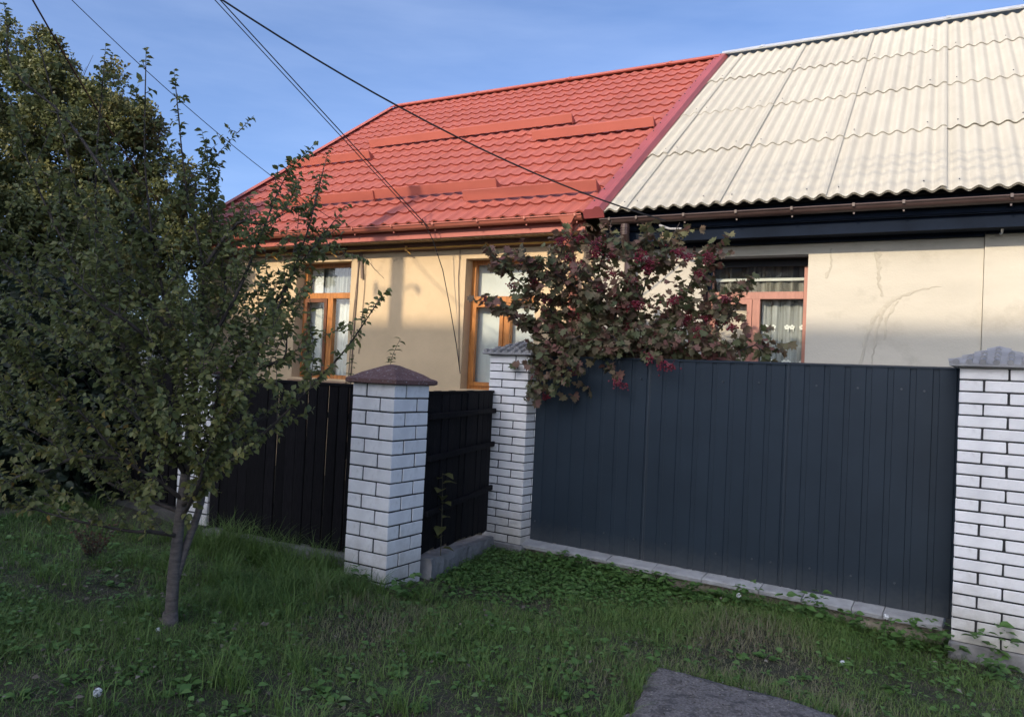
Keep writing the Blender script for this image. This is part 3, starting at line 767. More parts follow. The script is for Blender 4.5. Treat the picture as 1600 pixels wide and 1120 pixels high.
# ------------------------------------------------------------------ brick pillars
J = .012
def pillar(name, corner, yaw, side, ctop, ch, n, even_first, label, cap, base_z):
    """corner = right front corner; local x runs left to right along the front (negative), y away"""
    root = empty(name, (corner[0], corner[1], base_z), yaw, label, "brick pillar", "white brick pillars along the fence")
    s = side; L = (s - J) * .672; W = s - J - L; h = ch - J * .85
    b = MB(); b.box(-s + .006, -.006, .006, s - .006, -.25, ctop - base_z - .002); b.obj("mortar_core", M['mortar'], root)
    meshes = []
    for mirrored in (False, True):
        for v in range(3):
            b = MB(); x0 = (s - L if mirrored else 0.0) - s / 2
            b.bbox(x0, x0 + L, -s / 2, -s / 2 + W, 0, h, .0035)
            b.v = [(p[0] + random.uniform(-.0012, .0012), p[1] + random.uniform(-.0012, .0012), p[2] + random.uniform(-.0012, .0012)) for p in b.v]
            me = b.mesh("brick"); me.materials.append(M['white_brick']); meshes.append((mirrored, me))
    for k in range(n):
        mir = (k % 2 == 0) == even_first
        z = ctop - (k + 1) * ch + J * .4 - base_z
        for q in range(4):
            me = random.choice([mm for f_, mm in meshes if f_ == mir])
            inst("brick", me, root, (-s / 2 + random.uniform(-.0015, .0015), s / 2 + random.uniform(-.0015, .0015), z), (0, 0, q * math.pi / 2 + random.uniform(-.004, .004)))
    zt = ctop - base_z
    if cap == 'brown':
        o_ = .042; b = MB(); c = s / 2
        def sq(r, z): return [(-c - r, c - r, z), (-c + r, c - r, z), (-c + r, c + r, z), (-c - r, c + r, z)]
        R = [(c + o_ - .02, -.004), (c + o_, .004), (c + o_, .030), (c + o_ - .012, .038), (c + .008, .046), (c - .035, .075), (.035, .132), (.006, .138)]
        vs = [p for r, z in R for p in sq(r, zt + z)]
        fs = [(i * 4 + j, i * 4 + (j + 1) % 4, i * 4 + 4 + (j + 1) % 4, i * 4 + 4 + j) for i in range(len(R) - 1) for j in range(4)]
        fs += [(3, 2, 1, 0), tuple(len(vs) - 4 + j for j in range(4))]
        b.add(vs, fs); b.obj("pillar_cap", M['brown_cap'], root)
    elif cap == 'grey':
        c = s / 2; o_ = .055; hh = .135
        b = MB()
        def sq(r, z): return [(-c - r, c - r, z), (-c + r, c - r, z), (-c + r, c + r, z), (-c - r, c + r, z)]
        R = [(c + o_ - .01, .006), (c + o_, .010), (c + o_, .026), (.03, hh), (.005, hh + .004)]
        vs = [p for r, z in R for p in sq(r, zt + z)]
        fs = [(i * 4 + j, i * 4 + (j + 1) % 4, i * 4 + 4 + (j + 1) % 4, i * 4 + 4 + j) for i in range(len(R) - 1) for j in range(4)]
        fs += [(3, 2, 1, 0), tuple(len(vs) - 4 + j for j in range(4))]
        b.add(vs, fs); b.box(-s - .01, .01, -.01, s + .01, zt - .003, zt + .007)
        cp_ = b.obj("pillar_cap", M['grey_cap'], root)
        R0 = c + o_
        for side_ in range(4):                       # moulded barrel tiles running up each face
            for i in range(7):
                a = -R0 + R0 * 2 * (i + .5) / 7
                reach = 1 - abs(a) / R0             # the hip cuts the rib short
                b = MB(); nseg = max(2, int(reach * 4 + .5))
                for q in range(nseg):
                    t0, t1 = q / 4.0, min(reach + .02, (q + 1.15) / 4.0)
                    if t1 <= t0: continue
                    pts = []
                    for t, lift in ((t0, .012), (t1, .003)):
                        r_ = R0 * (1 - t) + .006 * (q == 0 and t == t0); z = zt + .024 + (hh - .026) * t + lift
                        pts.append((a, -r_, z))
                    b.tube(pts, [.019, .015], 8)
                if not b.v: continue
                cs, sn_ = math.cos(side_ * math.pi / 2), math.sin(side_ * math.pi / 2)
                b.v = [(-c + x * cs - y * sn_, c + x * sn_ + y * cs, z) for x, y, z in b.v]
                b.obj("cap_tile", M['grey_cap'], cp_)
    return root
def fpt(p, yaw, a, b_): return (p[0] + math.cos(yaw) * a + math.sin(yaw) * b_, p[1] - math.sin(yaw) * a + math.cos(yaw) * b_)

PM = (-.796, 5.32); P2 = (.155, 7.05); P3L = (2.854, 4.909)
pillar("brick_pillar", PM, YAW_P, .385, 1.405, .098, 15, True, "white brick pillar with a speckled brown pyramid cap at the fence corner", 'brown', -.02)
pillar("brick_pillar", P2, YAW_F, .4386, 1.690, .075, 23, False, "grey capped white brick pillar under the overhanging red berry bush", 'grey', -.035)
p3 = fpt(P3L, YAW_F, .40, 0)
pillar("brick_pillar", p3, YAW_F, .40, 1.690, .075, 23, False, "grey capped white brick pillar cut by the picture edge beside the bare fence end", 'grey', -.035)
P4 = (-2.475, 6.44)
pillar("brick_pillar", P4, YAW_H, .385, 1.405, .098, 13, True, "white brick pillar half hidden behind the plum tree trunk", 'brown', .06)
for p, yaw, s, z0, lab in ((P2, YAW_F, .4386, -.034, "grey concrete footing under the pillar with the berry bush"), (p3, YAW_F, .40, -.034, "grey concrete footing under the pillar at the picture edge")):
    o0 = fpt(p, yaw, -s / 2, s / 2)
    b = MB(); b.bbox(-s / 2 - .012, s / 2 + .012, -s / 2 - .012, s / 2 + .012, -.45, 0, .012)
    o = b.obj("pillar_footing", M['concrete']); o.location = (o0[0], o0[1], z0); o.rotation_euler = (0, 0, -yaw); tag(o, lab, "footing")

# ------------------------------------------------------------------ metal fence with its coping
FA = (.245, 7.177); FL = 3.42
F = empty("metal_fence", (FA[0], FA[1], .004), YAW_F, "dark anthracite ribbed sheet metal fence between two white brick pillars", "fence")
PF = .143
def rib(a0, a1, z0, z1):
    b = MB(); xs = []
    k0 = math.floor(a0 / PF) - 1
    a = k0 * PF
    while a < a1 + PF:
        for off, d in ((0, 0), (.100, 0), (.104, .007), (.139, .007)):
            xs.append((a + off, d))
        a += PF
    xs = [(a0, 0)] + [(x, d) for x, d in xs if a0 + .004 <= x <= a1 - .004] + [(a1, 0)]
    vs = []
    for x, d in xs: vs += [(x, d, z0 + random.uniform(-.003, .003)), (x, d, (z0 + z1) / 2), (x, d, z1)]
    b.add(vs, [(3 * i + r, 3 * i + 3 + r, 3 * i + 4 + r, 3 * i + 1 + r) for i in range(len(xs) - 1) for r in range(2)])
    return b
for (a0, a1, y) in ((-.03, 1.135, 0), (1.12, 2.28, -.0025), (2.265, FL, -.005)):
    o = rib(a0, a1, .0, 1.690).obj("fence_sheet", M['anthracite'], F); o.location.y = y
b = MB(); b.add([(-.02, -.012, 1.694), (FL, -.012, 1.694), (FL, .026, 1.702), (-.02, .026, 1.702), (-.02, -.012, 1.684), (FL, -.012, 1.684), (FL, .026, 1.66), (-.02, .026, 1.66)],
    [(0, 1, 2, 3), (4, 5, 1, 0), (3, 2, 6, 7)]); b.obj("top_trim", M['anthracite'], F)
for z in (.28, 1.5):
    b = MB(); b.box(-.03, FL - .005, .014, .054, z - .02, z + .02); b.obj("rail", M['anthracite'], F)
me = None
for i in range(14):
    for z in (1.53, .17):
        if random.random() < .22: continue
        a = .05 + PF * round((i * .245) / PF) + (.0 if z > 1 else 0)
        if a > FL - .03: continue
        b = MB(); b.tube([(0, .001, 0), (0, -.007, 0)], .008, 6)
        if me is None: me = b.mesh("screw"); me.materials.append(M['screw'])
        inst("screw", me, F, (a, -.005, z + random.uniform(-.006, .006)))
# plinth: rendered wall below, pale coping slabs on top
PL = empty("fence_plinth", (FA[0], FA[1], -.25), YAW_F, "low plinth with pale coping slabs running under the dark metal fence", "plinth")
b = MB()
xs = np.linspace(-.06, FL - .04, 60); vs = []
for x in xs:
    for z in (-.3, .10, .2):
        vs.append((x, -.075 + random.uniform(-.010, .010), z))
b.add(vs, [(3 * i + r, 3 * i + 3 + r, 3 * i + 4 + r, 3 * i + 1 + r) for i in range(59) for r in range(2)]); b.obj("plinth_wall", M['stucco'], PL)
cuts = [-.055, .42, .86, 1.28, 1.70, 2.15, 2.46, 2.80, 3.0, FL - .055]
for i in range(len(cuts) - 1):
    a0, a1 = cuts[i] + .003, cuts[i + 1] - .003; b = MB(); k = max(4, int((a1 - a0) / .03)); vs = []
    dz = random.uniform(-.004, .004)
    for q in range(k + 1):
        x = a0 + (a1 - a0) * q / k; e = .012 * math.sin(x * 44) * .5 + random.uniform(-.003, .003)
        vs += [(x, -.125 + random.uniform(-.003, .003), .195 + dz), (x, -.128 + random.uniform(-.003, .003), .222 + dz), (x, -.115, .232 + dz), (x, -.012 + e, .252 + random.uniform(-.003, .003)), (x, .10, .25), (x, .10, .195)]
    fs = [(6 * q + r, 6 * q + 6 + r, 6 * q + 7 + r, 6 * q + 1 + r) for q in range(k) for r in range(5)]
    fs += [(5 + 6 * q, 11 + 6 * q, 6 + 6 * q, 6 * q) for q in range(k)]
    fs += [(0, 1, 2, 3, 4, 5), tuple(6 * k + r for r in (5, 4, 3, 2, 1, 0))]
    b.add(vs, fs); b.obj("coping_slab", M['coping'], PL)

# ------------------------------------------------------------------ black wooden fences
def slat_fence(A, yaw, length, z0, z1, label, rails_front, pitch=.098, group=None, plinth=True, name="wooden_fence", zslope=0.0):
    root = empty(name, (A[0], A[1], z0), yaw, label, "wooden fence", group)
    h = z1 - z0; n = int(round(length / pitch)); w = length / n
    ms = []
    for v in range(6):
        g_ = .005 if v > 3 else 0
        b = MB(); b.bbox(-w * .5 + .0015 + .004 * (v % 2) + g_ * .4, w * .5 - .0015 - .004 * ((v // 2) % 2) - g_ * .6, -.010, .010, 0, 1, .003)
        me = b.mesh("slat"); me.materials.append(M['wood_black']); ms.append(me)
    for i in range(n):
        x = (i + .5) * w
        inst("slat", random.choice(ms[4:] if (not rails_front and i > n * .58 and random.random() < .7) else ms[:4]), root, (x + random.uniform(-.002, .002), random.uniform(-.003, .003), zslope * x + random.uniform(-.012, .012)), (random.uniform(-.004, .004), random.uniform(-.004, .004), random.uniform(-.05, .05)), (1, 1, h - zslope * x - .01))
    b = MB(); b.bbox(-.02, length + .02, -.018, .024, h - .028, h - .004, .004); b.obj("top_rail", M['wood_black'], root)
    for z in ((.24, .58, .84) if rails_front else (.2, .8)):
        b = MB(); y = -.032 if rails_front else .032
        b.bbox(0, length, y - .016, y + .016, z * h - .022, z * h + .022, .004); b.obj("rail", M['wood_black'], root)
    return root
FB = fpt(PM, YAW_P, -.385, .19)
d = math.hypot(-2.44 - FB[0], 6.42 - FB[1])
yawL = math.atan2(6.42 - FB[1], -(-2.44 - FB[0]))
A = (-2.44, 6.42)
slat_fence(A, yawL, d, .135, 1.388, "black vertical board fence with light slits between the corner pillar and plum tree", False)
A2 = fpt(P4, YAW_H, -.39 - 3.6, .15)
slat_fence(A2, YAW_H, 3.6, .22, 1.42, "black board fence in deep shade beyond the plum tree", False)
# panel running back from the corner pillar to the berry pillar
GA = (-.612, 5.715); GB = (-.165, 7.27)
yawG = -math.atan2(GB[1] - GA[1], GB[0] - GA[0]); gl = math.hypot(GB[0] - GA[0], GB[1] - GA[1])
slat_fence(GA, yawG, gl, .165, 1.362, "short black board panel with three rails between the corner and berry pillars", True, pitch=.145, zslope=-.075)
def plinth_block(A, yaw, length, n0, n1, zt0, zt1, label, mm='concrete'):
    k = 26; b = MB(); vs = []
    for i in range(k + 1):
        x = length * i / k; zt = zt0 + (zt1 - zt0) * i / k
        j = lambda a=.006: random.uniform(-a, a)
        vs += [(x, n0 + j(), -.35), (x, n0 + j(.009), zt - .05), (x, n0 + .006 + j(.004), zt - .006 + j(.003)), (x, n0 + .02, zt + j(.004)), (x, n1, zt), (x, n1, -.35)]
    fs = [(6 * q + r, 6 * q + 6 + r, 6 * q + 7 + r, 6 * q + 1 + r) for q in range(k) for r in range(5)]
    fs += [(0, 1, 2, 3, 4, 5), tuple(6 * k + r for r in (5, 4, 3, 2, 1, 0))]
    b.add(vs, fs); o = b.obj("concrete_plinth", M[mm]); o.location = (A[0], A[1], 0); o.rotation_euler = (0, 0, -yaw); tag(o, label, "plinth")
plinth_block(A, yawL, d - .002, -.075, .10, .125, .120, "rough grey concrete plinth under the slitted black board fence")
plinth_block(A2, YAW_H, 3.58, -.07, .10, .20, .17, "concrete plinth coloured dark for the deep shade beyond the plum tree", 'concrete_shade')
plinth_block(fpt(GA, yawG, .03, 0), yawG, gl - .05, -.085, .08, .125, .0, "sloping concrete plinth under the short three railed panel")

# ------------------------------------------------------------------ slab at the kerb side
SC = np.array((.845, 4.20)); E1 = np.array((-.343, -.939)); E2 = np.array((.844, -.537))
def slab_uv(x, y):
    d_ = np.stack([np.asarray(x) - SC[0], np.asarray(y) - SC[1]], -1)
    m_ = np.linalg.inv(np.stack([E1, E2], 1)); return d_ @ m_.T
NU, NV = 60, 66; LU, LV = 2.4, 2.7
def slab():
    V = []
    for i in range(NU + 1):
        for j in range(NV + 1):
            a = LU * i / NU; c = LV * j / NV
            r = .10                                    # rounded, crumbled corner
            if a < r and c < r:
                t = max(a, c); q = math.atan2(a, c)
                k = r - (r - t)
                dd = math.hypot(r - a, r - c)
                if dd > r: a, c = r - (r - a) * r / dd, r - (r - c) * r / dd
            ed = min(a, c)
            wob = .016 * math.sin(9 * a + 3 + 7 * c) + .012 * math.sin(23 * c + a * 31) + random.uniform(-.012, .012) if ed < .02 else 0
            x, y = SC + E1 * (a + wob) + E2 * (c + wob * .7)
            z = ground_z(x, y) + .045 - .03 * math.exp(-ed / .02) + .006 * math.sin(13 * a) * math.sin(11 * c) + random.uniform(-.002, .002)
            V.append((x, y, z))
    top = len(V)
    F_ = [(i * (NV + 1) + j, (i + 1) * (NV + 1) + j, (i + 1) * (NV + 1) + j + 1, i * (NV + 1) + j + 1) for i in range(NU) for j in range(NV)]
    b = MB(); b.add(V, F_)
    rim = [j for j in range(NV + 1)] ; rim2 = [i * (NV + 1) for i in range(NU + 1)]
    for R in (rim, rim2):
        k = len(b.v); b.v += [(V[i][0], V[i][1], V[i][2] - .12) for i in R]
        b.f += [(R[i], R[i + 1], k + i + 1, k + i) for i in range(len(R) - 1)]
    o = b.obj("concrete_slab", M['slab'], smooth=True)
    tag(o, "weathered grey concrete slab with a rounded corner lying in the grass", "slab")
slab()

# ------------------------------------------------------------------ plants
def limb_mesh(b, pts, r0, r1, n=6):
    k = len(pts); P_ = [Vector(p) for p in pts]; out = []
    for i in range(k - 1):                              # a little smoothing and wander
        for q in range(4):
            t = q / 4
            p0, p1, p2, p3_ = P_[max(i - 1, 0)], P_[i], P_[i + 1], P_[min(i + 2, k - 1)]
            out.append(.5 * ((2 * p1) + (p2 - p0) * t + (2 * p0 - 5 * p1 + 4 * p2 - p3_) * t * t + (3 * p1 - p0 - 3 * p2 + p3_) * t ** 3))
    out.append(P_[-1])
    m_ = len(out)
    b.tube(out, [r0 + (r1 - r0) * (i / (m_ - 1)) ** .8 for i in range(m_)], n)
    return out

def twiggy(pts, every, lmin, lmax, start, up, spread, rnd):
    """short shoots along a limb: list of (root, tip-wards polyline)"""
    pts = [Vector(p) for p in pts]; seg = [(pts[i + 1] - pts[i]).length for i in range(len(pts) - 1)]; tot = sum(seg)
    out = []; s = tot * start
    while s < tot:
        acc = 0
        for i, L in enumerate(seg):
            if acc + L >= s: break
            acc += L
        p = pts[i].lerp(pts[i + 1], (s - acc) / max(L, 1e-6)); d_ = (pts[i + 1] - pts[i]).normalized()
        dirv = (d_ * rnd.uniform(.3, .9) + Vector((rnd.gauss(0, 1), rnd.gauss(0, 1), rnd.gauss(0, .8))) * spread + Vector((0, 0, up))).normalized()
        Lr = rnd.uniform(lmin, lmax); bend = Vector((rnd.gauss(0, .25), rnd.gauss(0, .25), rnd.gauss(-.05, .25)))
        out.append([p, p + dirv * Lr * .5 + bend * Lr * .12, p + (dirv + bend * .5).normalized() * Lr])
        s += every * rnd.uniform(.5, 1.5)
    s_end = pts[-1]; out.append([s_end, s_end + d_ * .06, s_end + d_ * .13])
    return out

def leaves_on(twigs, gap, size, rnd, tone_fn, droop=.25, first=.1, jitter=.6):
    P, D, N, S, T = [], [], [], [], []
    for tw in twigs:
        a, m_, e = tw; L = (m_ - a).length + (e - m_).length; n = max(2, int(L / gap)); tt = rnd.gauss(0, .10)
        for i in range(n):
            t = first + (1 - first) * (i + rnd.random() * .8) / n
            p = a.lerp(m_, min(1, t * 2)) if t < .5 else m_.lerp(e, min(1, t * 2 - 1))
            ax = (e - a).normalized(); o = ax.orthogonal().normalized(); ang = rnd.uniform(0, 2 * math.pi)
            side = o * math.cos(ang) + ax.cross(o) * math.sin(ang)
            dv = (ax * .55 + side * .9 + Vector((0, 0, -droop))).normalized()
            nv = Vector((rnd.gauss(0, jitter), rnd.gauss(0, jitter) - .25, .9))
            P.append(p); D.append(dv); N.append(nv); S.append(size * rnd.uniform(.6, 1.3)); T.append(min(1, max(0, tone_fn(p) + tt + rnd.gauss(0, .14))))
    return np.array(P), np.array(D), np.array(N), np.array(S), np.array(T)

PLUM_TRUNK = [(-1.745, 4.12, -.05), (-1.74, 4.12, .07), (-1.74, 4.12, .35), (-1.73, 4.13, .62), (-1.72, 4.15, .89), (-1.72, 4.18, 1.17)]
PLUM_STEM = [(-1.738, 4.12, .30), (-1.70, 4.16, .50), (-1.665, 4.20, .66), (-1.65, 4.22, .78), (-1.65, 4.26, 1.02)]
PLUM_LIMBS = [
  [(-1.72, 4.18, 1.17), (-1.79, 4.2, 1.41), (-1.86, 4.2, 1.65), (-2.01, 4.25, 2.14), (-2.11, 4.3, 2.61), (-2.16, 4.35, 3.15)] ,
  [(-1.72, 4.18, 1.17), (-1.73, 4.25, 1.51), (-1.77, 4.35, 2.02), (-1.91, 4.4, 2.47), (-2.05, 4.5, 3.09)] ,
  [(-1.65, 4.26, 1.02), (-1.51, 4.35, 1.38), (-1.35, 4.45, 1.87), (-1.24, 4.5, 2.26), (-1.17, 4.55, 2.68)] ,
  [(-1.65, 4.26, 1.02), (-1.63, 4.4, 1.38), (-1.45, 4.5, 1.76), (-1.3, 4.55, 2.07), (-1.1, 4.6, 2.38)] ,
  [(-1.65, 4.22, 0.78), (-1.52, 4.15, 0.97), (-1.34, 4.1, 1.09), (-1.11, 4.05, 1.32), (-1.01, 4.0, 1.42)] ,
  [(-1.65, 4.26, 1.02), (-1.54, 4.4, 1.13), (-1.33, 4.5, 1.24), (-1.14, 4.6, 1.44), (-0.99, 4.6, 1.62), (-0.83, 4.6, 1.88)] ,
  [(-1.72, 4.13, 0.76), (-1.84, 4.05, 0.88), (-1.99, 4.0, 0.98), (-2.18, 3.9, 1.23), (-2.42, 3.85, 1.46)] ,
  [(-1.72, 4.13, 0.69), (-1.94, 4.2, 0.74), (-2.2, 4.3, 0.8), (-2.54, 4.4, 0.97), (-2.84, 4.4, 1.12)] ,
  [(-1.73, 4.12, 0.57), (-1.82, 4.0, 0.61), (-1.91, 3.95, 0.62), (-2.12, 3.85, 0.68), (-2.32, 3.8, 0.74)] ,
  [(-1.72, 4.15, 0.89), (-1.87, 4.1, 1.23), (-2.04, 4.05, 1.56), (-2.28, 4.0, 1.95), (-2.5, 4.0, 2.34), (-2.64, 4.0, 2.67)] ,
  [(-1.72, 4.15, 0.96), (-2.06, 4.3, 1.36), (-2.32, 4.4, 1.78), (-2.46, 4.45, 2.45), (-2.48, 4.5, 3.2)] ,
  [(-1.73, 4.25, 1.51), (-1.55, 4.2, 1.8), (-1.44, 4.2, 2.09), (-1.35, 4.2, 2.37), (-1.3, 4.2, 2.5)] ,
  [(-1.73, 4.25, 1.51), (-1.66, 4.4, 1.85), (-1.71, 4.45, 2.11), (-1.81, 4.5, 2.42), (-1.84, 4.5, 2.68)] ,
  [(-1.86, 4.2, 1.65), (-2.17, 4.3, 1.96), (-2.49, 4.4, 2.33), (-2.71, 4.5, 2.83), (-2.87, 4.5, 3.32)] ,
  [(-1.87, 4.1, 1.23), (-2.26, 4.2, 1.49), (-2.62, 4.3, 1.76), (-2.89, 4.3, 2.03), (-3.12, 4.3, 2.28)] ,
  [(-2.01, 4.25, 2.14), (-2.25, 4.2, 2.47), (-2.58, 4.3, 2.84), (-2.88, 4.3, 3.08), (-2.93, 4.3, 3.34)] ,
  [(-1.99, 4.0, 0.98), (-2.2, 3.95, 0.98), (-2.36, 3.9, 0.9), (-2.43, 3.85, 1.03)] ,
  [(-1.77, 4.35, 2.02), (-1.59, 4.35, 2.29), (-1.47, 4.4, 2.3), (-1.32, 4.4, 2.38)] ,
  [(-1.63, 4.4, 1.38), (-1.35, 4.3, 1.5), (-1.27, 4.3, 1.54), (-1.26, 4.3, 1.65)] ,
  [(-1.79, 4.2, 1.41), (-1.88, 3.9, 1.63), (-2.06, 3.8, 1.77), (-2.23, 3.75, 1.92)] ,
  [(-1.72, 4.15, 0.89), (-1.74, 3.95, 1.08), (-1.9, 3.85, 1.24), (-2.08, 3.8, 1.49)] ,
  [(-1.72, 4.13, 0.66), (-1.55, 3.9, 0.87), (-1.48, 3.85, 1.1), (-1.4, 3.85, 1.23)] ,
] + [
  [(-1.72, 4.18, 1.17), (-1.54, 4.0, 1.25), (-1.48, 3.95, 1.39)] ,
  [(-1.72, 4.15, 0.89), (-1.59, 4.0, 1.05), (-1.62, 3.95, 1.28)] ,
  [(-1.72, 4.13, 0.73), (-1.57, 4.0, 0.84), (-1.5, 3.95, 1.01)] ,
  [(-1.72, 4.15, 0.89), (-1.75, 3.98, 1.05), (-1.79, 3.95, 1.24)] ,
  [(-1.72, 4.18, 1.17), (-1.65, 4.0, 1.38), (-1.55, 3.98, 1.57)] ,
]
def plum():
    rnd = random.Random(5)
    root = empty("plum_tree", (-1.745, 4.12, .05), 0, "young plum tree with small yellowing leaves in the grass before the fence", "tree")
    off = Vector((1.745, -4.12, -.05))
    sh = lambda l: [Vector(p) + off for p in l]
    b = MB(); o = limb_mesh(b, sh(PLUM_TRUNK), .039, .023, 9)
    b.tube([Vector((-.0, 0, -.12)), Vector((0, 0, .02)), Vector((0, 0, .12))], [.060, .048, .038], 9)
    for i in range(9):                                    # knots and cut stubs
        q = rnd.randrange(4, len(o) - 2); p = o[q]; a = rnd.uniform(0, 6.28); dv = Vector((math.cos(a), math.sin(a), .3))
        b.tube([p, p + dv * rnd.uniform(.036, .052)], [.011, .007], 5)
    b.obj("trunk", M['bark'], root, True)
    b = MB(); limb_mesh(b, sh(PLUM_STEM), .024, .017, 7); b.obj("branch", M['bark'], root, True)
    tw_all = []
    for li, l in enumerate(PLUM_LIMBS):
        b = MB(); limb_mesh(b, sh(l), .0135, .003, 6); b.obj("branch", M['bark_d'], root, True)
        right = li in (2, 3, 5, 11, 17)
        lo, hi = (.12, .34) if right else (.20, .58)
        if li == 5: lo, hi = .04, .13
        for t in twiggy(l, .088 if not right else .066, lo, hi, .12, .62, .46, rnd):
            thin = min(1, max(0, (t[0].z - (1.7 if t[0].x < -2.0 else 1.95)) / .8))          # leggy shoots at the top
            if rnd.random() < thin * .72: continue
            tw_all.append([t[0], t[1].lerp(t[0], thin * .6), t[2].lerp(t[0], thin * .6)])
        for t in twiggy(l, .06, .03, .09, .12, .2, .8, rnd): tw_all.append(t)
    tw2 = []
    for t in tw_all:                                      # spurs
        if (t[2] - t[0]).length > .15:
            for q in twiggy(t, .075, .03, .11, .2, .1, .8, rnd): tw2.append(q)
    tw = tw_all + tw2
    b = MB()
    for t in tw: b.tube([p + off for p in t], [.0028, .002, .001], 3, False)
    o = b.obj("twigs", M['bark'], root); o['kind'] = 'stuff'
    tone = lambda p: .44 + .26 * max(0, min(1, (1.6 - p.z) / 1.2)) - .10 * max(0, min(1, (p.z - 1.8)))
    P, D, N, S, T = leaves_on(tw, .0125, .037, rnd, tone, droop=.35)
    # a few long bare-legged shoots above the crown
    foliage(root, P, D, N, S, tpl_oval(), T, M['plum'], 300, base=(-1.745, 4.12, .05))
    return len(P)
n_plum = plum()

VIB_LIMBS = [
  [(0.83, 7.1, 0.88), (0.59, 7.15, 1.69), (0.27, 7.2, 2.22), (-0.04, 7.2, 2.44), (-0.21, 7.15, 2.61)] ,
  [(0.83, 7.1, 0.88), (0.53, 7.2, 1.93), (0.38, 7.25, 2.47), (0.43, 7.25, 2.71), (0.58, 7.3, 2.97)] ,
  [(0.86, 7.1, 0.88), (0.77, 7.2, 1.94), (0.77, 7.2, 2.48), (0.85, 7.2, 2.85), (0.87, 7.2, 3.0)] ,
  [(0.88, 7.0, 0.89), (1.09, 7.0, 1.94), (1.19, 7.0, 2.42), (1.35, 7.0, 2.72), (1.47, 7.0, 2.97)] ,
  [(0.91, 7.0, 0.89), (1.3, 6.85, 1.83), (1.5, 6.8, 2.29), (1.6, 6.8, 2.53), (1.68, 6.8, 2.67)] ,
  [(0.89, 6.9, 0.9), (1.34, 6.7, 1.61), (1.69, 6.6, 1.9), (1.88, 6.55, 2.18), (1.93, 6.5, 2.34)] ,
  [(0.89, 6.9, 0.9), (1.43, 6.6, 1.5), (1.77, 6.45, 1.73), (2.01, 6.4, 1.85), (2.15, 6.4, 1.83)] ,
  [(0.8, 7.1, 0.88), (0.42, 7.1, 1.62), (0.16, 7.05, 1.9), (-0.05, 7.0, 2.12), (-0.17, 7.0, 2.18)] ,
  [(0.8, 7.1, 0.88), (0.47, 7.05, 1.68), (0.28, 6.95, 1.79), (0.23, 6.9, 1.61), (0.23, 6.88, 1.38)] ,
  [(0.85, 7.0, 0.89), (0.63, 6.9, 1.63), (0.5, 6.8, 1.76), (0.45, 6.75, 1.62), (0.41, 6.75, 1.51)] ,
  [(0.85, 7.0, 0.89), (0.85, 6.85, 1.7), (0.91, 6.65, 1.81), (0.92, 6.6, 1.69), (0.91, 6.6, 1.56)] ,
  [(0.88, 7.0, 0.89), (1.12, 6.75, 1.71), (1.26, 6.6, 1.79), (1.29, 6.5, 1.74), (1.32, 6.5, 1.68)] ,
  [(0.83, 7.1, 0.88), (0.66, 7.05, 2.04), (0.55, 7.0, 2.33), (0.25, 7.0, 2.49), (0.04, 7.0, 2.57)] ,
  [(0.86, 7.05, 0.88), (0.91, 6.95, 2.05), (0.97, 6.9, 2.34), (1.1, 6.9, 2.63), (1.15, 6.9, 2.81)] ,
  [(0.88, 7.0, 0.89), (1.18, 6.85, 1.94), (1.39, 6.75, 2.06), (1.57, 6.7, 2.06), (1.75, 6.65, 2.23)] ,
  [(0.85, 7.0, 0.89), (0.69, 6.95, 1.81), (0.78, 6.85, 2.09), (0.71, 6.8, 2.26), (0.65, 6.8, 2.37)] ,
  [(0.88, 7.0, 0.89), (1.07, 6.8, 1.71), (1.42, 6.6, 1.8), (1.56, 6.5, 1.86), (1.75, 6.4, 1.81)] ,
]
BERRIES = [(0.4, 7.18, 2.77), (0.57, 7.18, 2.82), (0.72, 7.02, 2.66), (0.49, 7.27, 2.63), (0.72, 7.13, 2.74), (0.54, 7.01, 2.5), (0.18, 7.24, 2.4), (0.1, 7.63, 2.57), (0.2, 7.33, 2.3), (0.31, 7.25, 2.22), (0.88, 7.18, 2.66), (1.09, 6.82, 2.65), (0.91, 7.1, 2.48), (1.02, 6.87, 2.39), (1.16, 6.85, 2.51), (1.43, 6.45, 2.58), (1.4, 6.69, 2.64), (0.91, 7.12, 2.29), (0.99, 6.92, 2.17), (1.19, 6.88, 2.57), (0.94, 7.02, 2.23), (0.72, 6.9, 2.3), (-0.28, 7.85, 2.27), (-0.03, 7.62, 2.4), (0.41, 7.22, 1.86), (0.46, 7.07, 1.92), (0.36, 7.48, 1.97), (0.6, 7.16, 2.11), (1.06, 6.97, 2.0), (1.5, 6.75, 2.06), (1.63, 6.6, 1.89), (1.7, 6.65, 2.06), (1.55, 6.5, 1.97), (1.77, 6.54, 2.25), (0.27, 7.05, 1.51), (0.31, 7.03, 1.34), (0.57, 6.84, 1.58), (0.49, 6.89, 1.57), (0.89, 6.62, 1.5), (0.93, 6.59, 1.48), (1.15, 6.43, 1.7), (1.22, 6.38, 1.64), (1.3, 6.32, 1.65), (0.8, 7.02, 1.93), (1.59, 6.71, 2.46), (1.65, 6.65, 2.59), (1.06, 6.69, 2.18), (1.31, 6.54, 2.2), (0.69, 7.0, 1.81), (1.84, 6.58, 2.01)]
